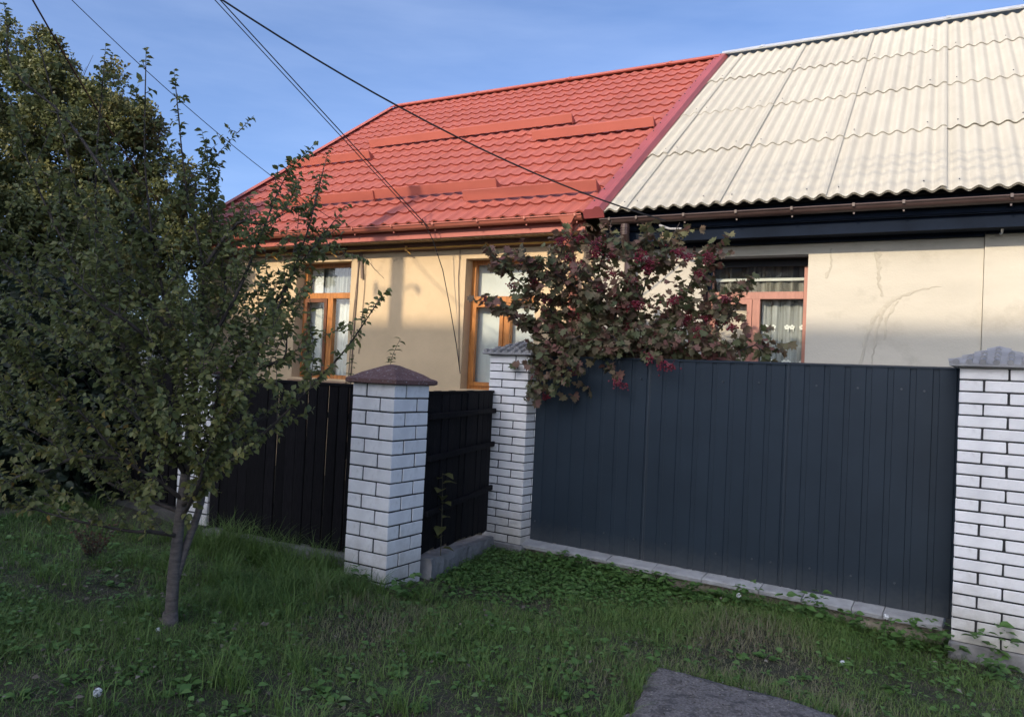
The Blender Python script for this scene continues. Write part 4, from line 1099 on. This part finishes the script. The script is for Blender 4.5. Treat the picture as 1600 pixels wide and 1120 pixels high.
def viburnum():
    rnd = random.Random(9)
    base = (.87, 7.08, -.1)
    root = empty("viburnum_bush", base, 0, "autumn viburnum bush with red berries hanging over the dark metal fence", "bush")
    off = -Vector(base)
    tw = []
    for l in VIB_LIMBS:
        lift_ = lambda q: (q[0], q[1], max(q[2], 1.83)) if -.10 < (q[0] - FA[0]) * math.sin(YAW_F) + (q[1] - FA[1]) * math.cos(YAW_F) < .12 else q
        l = [l[0]] + [lift_(q) for q in l[1:]]
        st = [(base[0] + (l[0][0] - base[0]) * .4, base[1] + (l[0][1] - base[1]) * .4, -.12)] + list(l)
        b = MB(); limb_mesh(b, [Vector(p) + off for p in st], .014, .003, 6); b.obj("branch", M['bark_d'], root, True)
        t0 = twiggy(l, .024, .10, .32, .30, .15, .65, rnd); tw += t0
        for t in t0:
            if rnd.random() < .4: tw += twiggy(t, .12, .06, .16, .4, .1, .6, rnd)[:1]
    keep = []
    for t in tw:                                          # the sheet metal keeps the shoots on its own side below its top
        e = t[2]; nn = (e.x - FA[0]) * math.sin(YAW_F) + (e.y - FA[1]) * math.cos(YAW_F)
        if e.z > 2.98: continue
        if e.z < 1.76 and -.06 < nn < .12: continue
        keep.append(t)
    tw = keep
    b = MB()
    for t in tw: b.tube([p + off for p in t], [.003, .002, .0012], 3, False)
    o = b.obj("twigs", M['bark_d'], root); o['kind'] = 'stuff'
    P, D, N, S, T = leaves_on(tw, .029, .066, rnd, lambda p: .56 + rnd.gauss(0, .16), droop=.45, jitter=.7)
    foliage(root, P, D, N, S, tpl_lobed(), T, M['vibleaf'], 300, base=base)
    # berry clusters
    t_ = (1 + 5 ** .5) / 2
    ico = [(-1, t_, 0), (1, t_, 0), (-1, -t_, 0), (1, -t_, 0), (0, -1, t_), (0, 1, t_), (0, -1, -t_), (0, 1, -t_), (t_, 0, -1), (t_, 0, 1), (-t_, 0, -1), (-t_, 0, 1)]
    ico = [tuple(c / 1.902 for c in p) for p in ico]
    icf = [(0, 11, 5), (0, 5, 1), (0, 1, 7), (0, 7, 10), (0, 10, 11), (1, 5, 9), (5, 11, 4), (11, 10, 2), (10, 7, 6), (7, 1, 8), (3, 9, 4), (3, 4, 2), (3, 2, 6), (3, 6, 8), (3, 8, 9), (4, 9, 5), (2, 4, 11), (6, 2, 10), (8, 6, 7), (9, 8, 1)]
    ms = []
    for v in range(5):
        b = MB()
        b.tube([(0, 0, .05), (0, 0, .0)], .0018, 4)
        for i in range(rnd.randint(16, 26)):
            p = Vector((rnd.gauss(0, .029), rnd.gauss(0, .029), rnd.gauss(-.014, .018)))
            b.add([tuple(p + Vector(q) * .0088) for q in ico], icf)
            b.tube([p, (0, 0, .012)], .0009, 3, False)
        me = b.mesh("berry_cluster"); me.materials.append(M['berry']); ms.append(me)
    for x, y, z in BERRIES:
        for q in range(2 if z > 1.72 else 1):
            inst("berry_cluster", rnd.choice(ms), root, (x + off.x + rnd.gauss(0, .02) * q, y + off.y - .06 + rnd.gauss(0, .03) * q, z + off.z + rnd.gauss(0, .025) * q), (rnd.gauss(0, .3), rnd.gauss(0, .3), rnd.uniform(0, 6)))
viburnum()

def clump_tree(name, clumps, per_area, size, base, label, cat, m_, tone0, trunk_r, limbs, seed, tpl, bark, singles, fringe=.0):
    r_ = np.random.default_rng(seed); rnd = random.Random(seed)
    root = empty(name, base, 0, label, cat); bv = Vector(base)
    b = MB(); top = Vector(base) + Vector((0, 0, limbs))
    limb_mesh(b, [Vector((0, 0, -.3)), Vector((.05, 0, limbs * .5)), Vector((0, .05, limbs))], trunk_r, trunk_r * .7, 8); b.obj("trunk", bark, root, True)
    P, D, N, S, T = [], [], [], [], []
    for (x, y, z, R) in clumps:
        c = Vector((x, y, z)); b = MB()
        st = Vector((0, 0, limbs * rnd.uniform(.5, 1)))
        e = c - bv; mid = st.lerp(e, .55) + Vector((rnd.gauss(0, .1), rnd.gauss(0, .1), .15))
        limb_mesh(b, [st, mid, e], trunk_r * .38, .006, 5)
        for k in range(9):
            dv = Vector((rnd.gauss(0, 1), rnd.gauss(0, 1), rnd.gauss(.2, .8))).normalized()
            b.tube([e, e + dv * R * .5 + Vector((0, 0, .03)), e + dv * R * .95], [.007, .005, .002], 3, False)
        b.obj("branch", bark, root, True)
        n = int(per_area * R * R)
        # sub-clumps inside the clump: light and dark tufts with gaps
        ns = max(8, int(36 * R * R)); sc_ = r_.normal(0, 1, (ns, 3)); sc_ = unit(sc_) * (r_.random((ns, 1)) ** .45) * R
        rs = r_.uniform(.12, .26, ns)
        which = r_.integers(0, ns, n)
        q = r_.normal(0, 1, (n, 3)); q = unit(q) * (r_.random((n, 1)) ** .5)
        pos = np.array(c) + sc_[which] + q * rs[which][:, None]
        P.append(pos); out = unit(sc_[which] + q * .2)
        D.append(unit(out * .6 + r_.normal(0, .7, (n, 3)) + np.array((0, 0, -.25))))
        N.append(r_.normal(0, .7, (n, 3)) + out * .6 + np.array((0, -.2, .6)))
        S.append(size * r_.uniform(.6, 1.35, n)); T.append(np.clip(tone0 + r_.normal(0, .12, n) + r_.normal(0, .14, ns)[which], 0, 1))
    P, D, N, S, T = [np.concatenate(a) for a in (P, D, N, S, T)]
    ok = P[:, 2] > ground_z(P[:, 0], P[:, 1]) + .05
    foliage(root, P[ok], D[ok], N[ok], S[ok], tpl, T[ok], m_, singles, base=base)
    return root
BGT = [
  (-7.18, 10.79, 5.47, 0.54) ,
  (-6.73, 10.79, 5.54, 0.48) ,
  (-6.23, 10.66, 5.15, 0.6) ,
  (-5.63, 10.66, 4.82, 0.6) ,
  (-5.26, 10.66, 4.57, 0.42) ,
  (-5.23, 10.66, 3.99, 0.6) ,
  (-6.78, 10.66, 4.54, 0.8999999999999999) ,
  (-6.0, 10.66, 4.22, 0.84) ,
  (-5.11, 10.79, 3.3, 0.72) ,
  (-6.66, 10.66, 3.3, 1.08) ,
  (-5.78, 10.79, 3.18, 0.96) ,
  (-4.84, 11.04, 3.83, 0.42) ,
  (-4.67, 11.04, 3.19, 0.54) ,
  (-4.98, 10.91, 2.42, 0.72) ,
  (-6.32, 10.66, 2.15, 1.08) ,
  (-7.13, 10.66, 2.29, 1.2) ,
  (-5.49, 10.79, 2.02, 0.96) ,
  (-8.37, 10.79, 4.96, 1.08) ,
  (-8.7, 10.79, 3.13, 1.44) ,
  (-7.99, 10.66, 1.9, 1.44) ,
  (-4.66, 10.79, 1.61, 0.6) ,
  (-7.79, 11.04, 5.92, 0.48) ,
] + [
  (-7.42, 11.64, 4.43, 1.035) ,
  (-6.47, 11.76, 3.72, 0.9199999999999999) ,
  (-8.54, 11.64, 5.16, 1.035) ,
  (-6.89, 11.64, 5.34, 0.69) ,
  (-7.71, 11.76, 3.17, 1.15) ,
  (-6.0, 11.76, 4.04, 0.69) ,
  (-7.07, 10.08, 3.58, 0.9199999999999999) ,
  (-5.32, 11.52, 2.66, 0.69) ,
  (-6.68, 11.76, 2.33, 1.035) ,
]
DSH = [
  (-4.46, 7.11, 1.21, 0.59) ,
  (-3.86, 7.2, 1.12, 0.51) ,
  (-5.09, 7.02, 0.95, 0.77) ,
  (-3.45, 7.38, 0.89, 0.47) ,
  (-4.09, 7.02, 0.71, 0.51) ,
  (-4.48, 6.84, 0.54, 0.59) ,
  (-3.69, 7.29, 0.46, 0.42) ,
  (-5.07, 6.75, 0.18, 0.59) ,
  (-4.23, 7.02, 0.24, 0.34) ,
  (-5.8, 7.02, 1.15, 0.77) ,
  (-4.12, 7.29, 1.71, 0.59) ,
  (-4.74, 7.2, 1.8, 0.68) ,
]
clump_tree("leafy_tree", BGT, 9500, .058, (-6.4, 10.9, .2), "tall dense small leaved tree with sunlit top behind the plum tree", "tree", M['bgleaf'], .5, .10, 1.9, 21, tpl_diamond(), M['bark_d'], 0)
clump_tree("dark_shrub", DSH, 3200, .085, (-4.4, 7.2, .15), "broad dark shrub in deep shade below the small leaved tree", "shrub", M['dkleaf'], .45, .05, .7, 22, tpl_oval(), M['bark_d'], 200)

# young shoots
def shoot(name, pts, label, cat, n, size, m_, tone, seed, r=.004, base_up=0):
    rnd = random.Random(seed); base = Vector(pts[0]); root = empty(name, base, 0, label, cat)
    b = MB(); o = limb_mesh(b, [Vector(p) - base for p in pts], r, r * .4, 5); b.obj("stem", M['stalk'], root)
    v, f = tpl_oval(.12, -.35)
    P, D, N, S, T = [], [], [], [], []
    for i in range(n):
        t = .18 + .82 * i / max(1, n - 1); p = o[min(len(o) - 1, int(t * (len(o) - 1)))]
        a = i * 2.4 + rnd.uniform(-.4, .4)
        P.append(np.array(p + base)); D.append((math.cos(a), math.sin(a), rnd.uniform(-.1, .5))); N.append((0, 0, 1)); S.append(size * rnd.uniform(.7, 1.2)); T.append(tone + rnd.gauss(0, .15))
    foliage(root, np.array(P), np.array(D, float), np.array(N, float), np.array(S), (v, f), np.clip(np.array(T), 0, 1), m_, n, base=tuple(base))
shoot("leafy_shoot", [(-.475, 5.93, .02), (-.478, 5.95, .32), (-.485, 5.95, .55), (-.49, 5.94, .72)], "yellow green shoot with long leaves before the short black panel", "shoot", 11, .12, M['shootleaf'], .5, 3)
shoot("leafy_shoot", [(-.95, 6.0, .1), (-.93, 5.9, 1.0), (-.92, 5.85, 1.50), (-.90, 5.83, 1.62), (-.85, 5.82, 1.74)], "thin dark shoot rising behind the brown pillar cap", "shoot", 26, .055, M['plum'], .35, 4)
shoot("leafy_shoot", [(-1.62, 6.3, .15), (-1.66, 6.3, 1.1), (-1.69, 6.3, 1.48), (-1.68, 6.3, 1.72)], "thin sapling shoot standing up behind the slitted black fence", "shoot", 22, .06, M['plum'], .35, 5)
shoot("leafy_shoot", [(-1.30, 6.1, .15), (-1.27, 6.15, 1.1), (-1.28, 6.15, 1.45), (-1.26, 6.15, 1.60)], "small sapling shoot just behind the slitted fence beside the brown cap", "shoot", 16, .055, M['plum'], .35, 6)

# ------------------------------------------------------------------ overhead cables, poles, the block across the street
def sagline(a, c, sag, n=40):
    a, c = Vector(a), Vector(c)
    return [a.lerp(c, i / n) - Vector((0, 0, sag * 4 * (i / n) * (1 - i / n))) for i in range(n + 1)]
pb = hp(-.87, -9.05, 0); PT = 9.40
pole = empty("utility_pole", (pb.x, pb.y, -.3), YAW_H, "grey concrete utility pole carrying the street cables", "utility pole")
b = MB(); b.tube([(0, 0, -.3), (0, 0, PT + .3)], [.15, .10], 12); b.obj("shaft", M['pole'], pole)
for z in (9.19, 8.97, 8.75, 8.46):
    b = MB(); b.tube([(0, -.08, z + .3), (0, -.20, z + .3), (0, -.20, z + .36)], .012, 6); b.tube([(0, -.20, z + .31), (0, -.20, z + .39)], [.035, .025], 8); b.obj("insulator", M['pole'], pole)
b = MB(); b.tube([(-.34, 0, 7.70), (-.34, 0, 7.84), (-.34, 0, 7.90)], [.03, .035, .02], 8); b.tube([(-.34, 0, 7.79), (-.15, 0, 7.78), (.12, 0, 7.79), (.22, 0, 7.84), (.30, 0, 7.82), (.34, 0, 7.78)], .016, 6); b.tube([(.30, 0, 7.83), (.36, 0, 7.76)], [.03, .04], 8); b.obj("crossarm", M['pole'], pole)
end = hp(40, -9.05, 0); beg = hp(-40, -9.05, 0)
for z, lab in ((9.19, "topmost street cable on the utility pole"), (8.97, "second street cable from the top of the utility pole"), (8.75, "third street cable from the top of the utility pole"), (8.46, "lowest street cable on the utility pole")):
    cable_thing(lab, sagline(hp(-40, -9.25, z), hp(-.87, -9.25, z + .07), .35, 24)[:-1] + sagline(hp(-.87, -9.25, z + .07), hp(40, -9.25, z), .45, 24), .010, M['cable'], "overhead cable", "overhead_cable")
pole2 = empty("utility_pole", (-2.0, -3.0, -.3), YAW_H, "second grey utility pole standing behind the viewpoint", "utility pole")
b = MB(); b.tube([(0, 0, -.3), (0, 0, 8.1)], [.12, .085], 12); b.obj("shaft", M['pole'], pole2)
topp = lambda z: (pb.x + .05, pb.y, z)
cable_thing("thick black cable sagging from the sky across the red roof to the cream house", sagline((1.491, 7.787, 3.147), topp(8.1), 1.0), .008, M['cable'], "overhead cable", "overhead_cable")
tB = hp(2.06, -.54, 3.21)
cable_thing("first of two parallel black cables coming down over the red roof", sagline(tB, topp(9.3), .0), .006, M['cable'], "overhead cable", "overhead_cable", "two parallel cables over the red roof")
cable_thing("second of two parallel black cables coming down over the red roof", sagline(hp(1.98, -.54, 3.24), topp(9.22), .0), .005, M['cable'], "overhead cable", "overhead_cable", "two parallel cables over the red roof")
cable_thing("thin cable slanting from the sky to the far eave of the red roof", sagline((-2.298, 9.856, 3.344), topp(9.3), .80), .004, M['cable'], "overhead cable", "overhead_cable")
cable_thing("black cable dropping steeply from the sky behind the plum tree top", sagline((-4.95, 11.72, 3.3), (-2.0, -3.0, 7.5), .85), .007, M['cable'], "overhead cable", "overhead_cable")
cable_thing("loose thin cable drooping from the red eave down to the white curtained window", [hp(1.93, -.50, 3.33), hp(2.0, -.36, 3.10), hp(2.06, -.20, 2.75), hp(2.14, -.12, 2.30), hp(2.22, -.06, 1.85), hp(2.27, -.02, 1.5)], .006, M['cable'], "cable", "cable")
bb = hp(-6, -30, 0)
blk = empty("apartment_block", (bb.x, bb.y, -.5), YAW_H, "grey apartment block across the street whose shadow covers the yard", "building")
HB = 2.03 + 24 * math.tan(SUN_EL) / math.cos(rad(13)) + .5
b = MB(); b.box(-14, 11, -6, 6, 0, HB - .35); b.box(-14.2, 11.2, -6.2, 6.2, HB - .35, HB); b.obj("wall", M['block'], blk)
b = MB(); b.box(-.75, .75, 6.0, 6.03, -.8, .8); me = b.mesh("window"); me.materials.append(M['dark_glass'])
for f_ in range(5):
    for k in range(6): inst("window", me, blk, (-11.6 + k * 4.0, 0, 2.2 + f_ * 2.7))

# ------------------------------------------------------------------ grass and weeds
def in_pillar(x, y, pad=.0):
    bad = np.zeros(len(x), bool)
    for (p, yaw, s) in ((PM, YAW_P, .385), (P2, YAW_F, .4386), (p3, YAW_F, .40), (P4, YAW_H, .385)):
        dx, dy = x - p[0], y - p[1]
        a = dx * math.cos(yaw) - dy * math.sin(yaw); c = dx * math.sin(yaw) + dy * math.cos(yaw)
        bad |= (a > -s - pad) & (a < pad) & (c > -pad) & (c < s + pad)
    return bad
def behind(x, y):
    dx, dy = x - FA[0], y - FA[1]
    c = dx * math.sin(YAW_F) + dy * math.cos(YAW_F); a = dx * math.cos(YAW_F) - dy * math.sin(YAW_F)
    bad = (c > -.10) & (a > -.05)
    dx, dy = x - A[0], y - A[1]
    c = dx * math.sin(yawL) + dy * math.cos(yawL); a = dx * math.cos(yawL) - dy * math.sin(yawL)
    bad |= (c > -.08) & (a < d + .1)
    dx, dy = x - GA[0], y - GA[1]
    c = dx * math.sin(yawG) + dy * math.cos(yawG); a = dx * math.cos(yawG) - dy * math.sin(yawG)
    bad |= (c > -.11) & (a > -.1) & (a < gl + .6) & (c < 3)
    uv = slab_uv(x, y)
    bad |= (uv[:, 0] > .02) & (uv[:, 1] > .02) & (uv[:, 0] < LU) & (uv[:, 1] < LV)
    return bad | in_pillar(x, y)
def vnoise(x, y, s, seed):
    r_ = np.random.default_rng(seed); v = np.zeros_like(x)
    for k in range(7):
        a, b_, c = r_.normal(0, 1, 3); v += np.sin((a * x + b_ * y) * s + c * 6)
    return v / 2.65
def blades(x, y, length, width, lean, tone, r_, segs=3):
    n = len(x); z = ground_z(x, y) - .01
    az = r_.uniform(0, 2 * math.pi, n); dx, dy = np.cos(az), np.sin(az); px, py = -dy, dx
    V = []; 
    for i in range(segs + 1):
        t = i / segs
        w = width * (1 - t) ** .7 * .5
        hgt = length * (t - .5 * lean * t * t * .9); out = length * lean * t * t
        cx, cy, cz = x + dx * out, y + dy * out, z + hgt
        if i < segs:
            V.append(np.stack([cx - px * w, cy - py * w, cz], -1)); V.append(np.stack([cx + px * w, cy + py * w, cz], -1))
        else: V.append(np.stack([cx, cy, cz], -1))
    k = 2 * segs + 1; V = np.stack(V, 1).reshape(-1, 3)
    f = []
    for i in range(segs - 1): f += [(2 * i, 2 * i + 1, 2 * i + 3), (2 * i, 2 * i + 3, 2 * i + 2)]
    f.append((2 * segs - 2, 2 * segs - 1, 2 * segs))
    F_ = (np.array(f)[None] + (np.arange(n) * k)[:, None, None]).reshape(-1, 3)
    return V, F_, np.repeat(tone, k)
def scatter(n, r_, x0=-3.9, x1=3.6, y0=2.8, y1=7.3):
    x = r_.uniform(x0, x1, n); y = r_.uniform(y0, y1, n); ok = ~behind(x, y); return x[ok], y[ok]
def grass():
    r_ = np.random.default_rng(77)
    Vs, Fs, Ts, o = [], [], [], 0
    def put(V, F_, T):
        nonlocal o
        Vs.append(V); Fs.append(F_ + o); Ts.append(T); o += len(V)
    # short turf
    x, y = scatter(330000, r_)
    dry = vnoise(x, y, 1.5, 3)
    keep = r_.random(len(x)) < np.clip(.9 - .4 * np.clip(dry - .4, 0, 1.2), .25, 1)
    x, y, dry = x[keep], y[keep], dry[keep]
    L = r_.uniform(.025, .075, len(x)) * (1 + .45 * vnoise(x, y, 2.2, 9) + .25 * vnoise(x, y, 7.0, 10)).clip(.45, 2.2)
    put(*blades(x, y, L, r_.uniform(.0032, .0062, len(x)), r_.uniform(.3, 1.1, len(x)), np.clip(.27 + .34 * dry + r_.normal(0, .17, len(x)), 0, 1), r_, 2))
    # dry lying stalks
    x, y = scatter(14000, r_); put(*blades(x, y, r_.uniform(.04, .11, len(x)), np.full(len(x), .002), r_.uniform(1.0, 1.7, len(x)), r_.uniform(.78, 1, len(x)), r_))
    # long tufts
    tufts = []
    def line(ax, ay, bx, by, n, spread, lo, hi, k):
        for _ in range(n):
            t = r_.random(); tufts.append((ax + (bx - ax) * t + r_.normal(0, spread), ay + (by - ay) * t + r_.normal(0, spread), r_.uniform(lo, hi), k))
    line(-2.5, 6.05, -1.25, 5.45, 60, .10, .16, .36, 46)       # along the slitted fence
    line(-2.2, 5.3, -1.2, 5.1, 34, .20, .14, .30, 40)
    line(-1.25, 5.2, -.55, 5.1, 22, .08, .10, .24, 36)          # foot of the corner pillar
    line(-1.9, 4.4, -1.3, 4.5, 22, .22, .12, .26, 36)           # round the plum
    line(-3.3, 5.0, -2.0, 4.8, 22, .3, .12, .28, 34)
    line(-1.5, 3.45, .5, 3.4, 26, .22, .10, .24, 36)            # foreground
    line(-2.6, 3.6, -1.6, 3.2, 10, .2, .10, .2, 30)
    line(.5, 3.3, .82, 4.22, 26, .035, .05, .14, 24); line(.84, 4.24, 1.75, 3.68, 30, .035, .04, .11, 22)              # edge of the slab
    line(.3, 7.0, 2.8, 5.1, 16, .06, .06, .15, 14)              # along the plinth
    line(-3.5, 6.6, -2.6, 6.1, 24, .2, .14, .3, 34)
    line(-3, 4, 3, 6, 70, .8, .07, .16, 22); line(-.58, 5.85, -.12, 6.85, 26, .05, .06, .14, 24); line(-1, 4.6, 1.5, 4.2, 40, .4, .06, .14, 22)
    for (tx, ty, L0, k) in tufts:
        x = tx + r_.normal(0, .035, k); y = ty + r_.normal(0, .035, k); ok = ~behind(x, y)
        x, y = x[ok], y[ok]
        if len(x) == 0: continue
        put(*blades(x, y, L0 * r_.uniform(.6, 1.25, len(x)), r_.uniform(.003, .0062, len(x)), r_.uniform(.35, 1.25, len(x)), np.clip(.30 + r_.normal(0, .1) + r_.normal(0, .10, len(x)), 0, 1), r_, 5))
    g = np_obj("grass", np.concatenate(Vs), np.concatenate(Fs), M['grass'], tone=np.concatenate(Ts)); g['kind'] = 'stuff'
grass()
def weeds():
    r_ = np.random.default_rng(78)
    P, D, N, S, T = [], [], [], [], []
    def rosette(cx, cy, n, size, zup, tone, flat):
        a = r_.uniform(0, 2 * math.pi, n)
        for t in a:
            x, y = cx + .012 * math.cos(t), cy + .012 * math.sin(t)
            P.append((x, y, float(ground_z(x, y)) + r_.uniform(0, zup))); D.append((math.cos(t), math.sin(t), r_.uniform(.15, .9) * flat)); N.append((r_.normal(0, .3), r_.normal(0, .3), 1)); S.append(size * r_.uniform(.6, 1.3)); T.append(np.clip(tone + r_.normal(0, .14), 0, 1))
    # a low clover-like carpet, thicker in the middle of the yard
    x, y = scatter(34000, r_); m_ = vnoise(x, y, 1.3, 21) - 1.2 * np.hypot((x - .3) / 1.6, (y - 6) / 1.2).clip(0, 1.4) + .75
    k = r_.random(len(x)) < np.clip(m_ * .7 + .16, .05, 1); x, y = x[k], y[k]
    for i in range(len(x)):
        rosette(x[i], y[i], 3, r_.uniform(.022, .042), .055, .5, .55)
    x, y = scatter(900, r_)
    for i in range(len(x)): rosette(x[i], y[i], r_.integers(5, 10), r_.uniform(.022, .055), .02, .5, .75)
    # taller herbs along the plinth and by the pillar at the edge
    for _ in range(90):
        t = r_.random(); cx, cy = .35 + 2.55 * t + r_.normal(0, .05), 6.86 - 1.80 * t - abs(r_.normal(.05, .12))
        if in_pillar(np.array([cx]), np.array([cy]), .02)[0]: continue
        h = r_.uniform(.03, .12) if t < .55 else r_.uniform(.05, .2)
        for z in np.linspace(.02, h, 4): rosette(cx + r_.normal(0, .01), cy + r_.normal(0, .01), 4, r_.uniform(.035, .065), .01, .38, .5); P[-4:] = [(p[0], p[1], p[2] + z) for p in P[-4:]]
    for cx, cy, h in ((3.05, 4.72, .26), (3.0, 4.75, .2), (2.78, 4.86, .16), (2.2, 5.36, .22), (2.12, 5.40, .2), (1.45, 5.92, .12), (2.9, 4.55, .12), (-.62, 5.20, .14), (-.66, 5.16, .1), (-.98, 5.26, .12)):
        for z in np.linspace(.01, h, 7): rosette(cx + r_.normal(0, .03), cy + r_.normal(0, .03), 4, r_.uniform(.04, .07), .01, .35, .5); P[-4:] = [(p[0], p[1], p[2] + z) for p in P[-4:]]
    P_, D_, N_, S_, T_ = [np.array(a, float) for a in (P, D, N, S, T)]
    V, F_, Tn = leaf_arrays(P_, D_, N_, S_, tpl_oval(.10, -.3, .34), T_)
    o = np_obj("weeds", V, F_, M['weed'], tone=Tn); o['kind'] = 'stuff'
weeds()
def litter():
    r_ = np.random.default_rng(79)
    n = 2600; m0 = 700
    a, c = r_.uniform(.02, 1.1, n), r_.uniform(.02, 1.7, n)
    x = SC[0] + E1[0] * a + E2[0] * c; y = SC[1] + E1[1] * a + E2[1] * c
    z = ground_z(x, y) + .050 + .006 * np.sin(13 * a) * np.sin(11 * c)
    P = np.stack([x, y, z], -1); az = r_.uniform(0, 6.28, n)
    D = np.stack([np.cos(az), np.sin(az), r_.normal(0, .08, n)], -1)
    S = r_.choice([.006, .010, .022, .045], n, p=[.45, .35, .14, .06]) * r_.uniform(.6, 1.4, n)
    wd = np.where(S > .02, .12, 1.0)
    fx, fy = scatter(m0, r_); k_ = len(fx)              # fallen leaves in the turf, most of them near the plum
    near = r_.random(k_) < .45; fx = np.where(near, -1.9 + r_.normal(0, .8, k_), fx); fy = np.where(near, 4.1 + r_.normal(0, .6, k_), fy)
    P = np.concatenate([P, np.stack([fx, fy, ground_z(fx, fy) + r_.uniform(.01, .05, k_)], -1)]); az = r_.uniform(0, 6.28, k_)
    D = np.concatenate([D, np.stack([np.cos(az), np.sin(az), r_.normal(0, .2, k_)], -1)]); S = np.concatenate([S, r_.uniform(.02, .042, k_)]); wd = np.concatenate([wd, np.ones(k_)]); n = len(P)
    tn = np.concatenate([r_.random(n - k_), r_.uniform(.25, .72, k_)])
    V, F_, T = leaf_arrays(P, D, np.tile((0, 0, 1.0), (n, 1)) + r_.normal(0, .25, (n, 3)), S, tpl_diamond(), tn, wd)
    o = np_obj("plant_litter", V, F_, M['litter'], tone=T); o['kind'] = 'stuff'
litter()
# dry reddish weed under the plum
def dry_weed(base, label, seed):
    rnd = random.Random(seed); root = empty("dry_weed", base, 0, label, "dry plant")
    b = MB(); P, D, N, S, T = [], [], [], [], []
    for i in range(40):
        a = rnd.uniform(0, 6.28); L = rnd.uniform(.12, .30); dv = Vector((math.cos(a) * .6, math.sin(a) * .6, 1)).normalized()
        e = dv * L; b.tube([(0, 0, -.03), tuple(e * .6), tuple(e)], [.002, .0015, .001], 3, False)
        for q in range(14):
            p = e * rnd.uniform(.3, 1.05); P.append(np.array(p) + np.array(base)); D.append((rnd.gauss(0, 1), rnd.gauss(0, 1), rnd.gauss(0, .6))); N.append((rnd.gauss(0, 1), 0, 1)); S.append(rnd.uniform(.012, .028)); T.append(rnd.random())
    b.obj("stem", M['bark'], root)
    foliage(root, np.array(P), np.array(D), np.array(N, float), np.array(S), tpl_diamond(), np.array(T), M['dryweed'], 0, base=base)
dry_weed((-2.72, 5.15, float(ground_z(-2.72, 5.15))), "reddish brown dry weed in the shade behind the plum tree", 31)
# dandelion clocks and pale stones
def dandelion(x, y, h, label, seed):
    rnd = random.Random(seed); z = float(ground_z(x, y)); root = empty("dandelion", (x, y, z), 0, label, "dandelion")
    b = MB(); b.tube([(0, 0, -.01), (.01, .005, h * .5), (.015, .0, h)], .002, 5); b.obj("stem", M['stalk'], root)
    b = MB(); c = Vector((.015, 0, h))
    for i in range(46):
        dv = Vector((rnd.gauss(0, 1), rnd.gauss(0, 1), rnd.gauss(0, 1))).normalized(); e = c + dv * .014
        b.tube([c, e], .0005, 3, False); o_ = dv.orthogonal().normalized() * .006
        b.add([e + o_, e - o_, e + dv * .004 + dv.cross(o_)], [(0, 1, 2)]); b.add([e + dv.cross(o_), e - dv.cross(o_), e + dv * .004 + o_], [(0, 1, 2)])
    b.obj("seed_head", M['white_bit'], root)
for i, (x, y, h, lab) in enumerate(((1.70, 5.60, .11, "white dandelion clock in front of the coping slabs"), (2.50, 5.06, .20, "dandelion clock on a long stalk before the bare fence end"), (-1.60, 3.10, .05, "low white dandelion clock in the near grass"))):
    dandelion(x, y, h, lab, 40 + i)
def stone(x, y, s, label, seed):
    rnd = random.Random(seed); b = MB(); k = 8; vs = [(0, 0, .9 * s)]
    for r, z in ((.6, .65), (1, .1), (.8, -.4)):
        for i in range(k): a = 6.283 * i / k; q = r * s * rnd.uniform(.8, 1.2); vs.append((q * math.cos(a), q * 1.3 * math.sin(a), z * s))
    fs = [(0, 1 + i, 1 + (i + 1) % k) for i in range(k)] + [(1 + r * k + i, 1 + (r + 1) * k + i, 1 + (r + 1) * k + (i + 1) % k, 1 + r * k + (i + 1) % k) for r in range(2) for i in range(k)] + [tuple(1 + 2 * k + i for i in range(k - 1, -1, -1))]
    b.add(vs, fs); o = b.obj("pale_stone", M['white_bit'], smooth=True); o.location = (x, y, float(ground_z(x, y)) + s * .4); tag(o, label, "stone")
stone(-1.76, 4.02, .016, "small white stone at the foot of the plum trunk", 1)
stone(2.05, 4.62, .022, "pale pebble in the grass between slab and metal fence", 2)
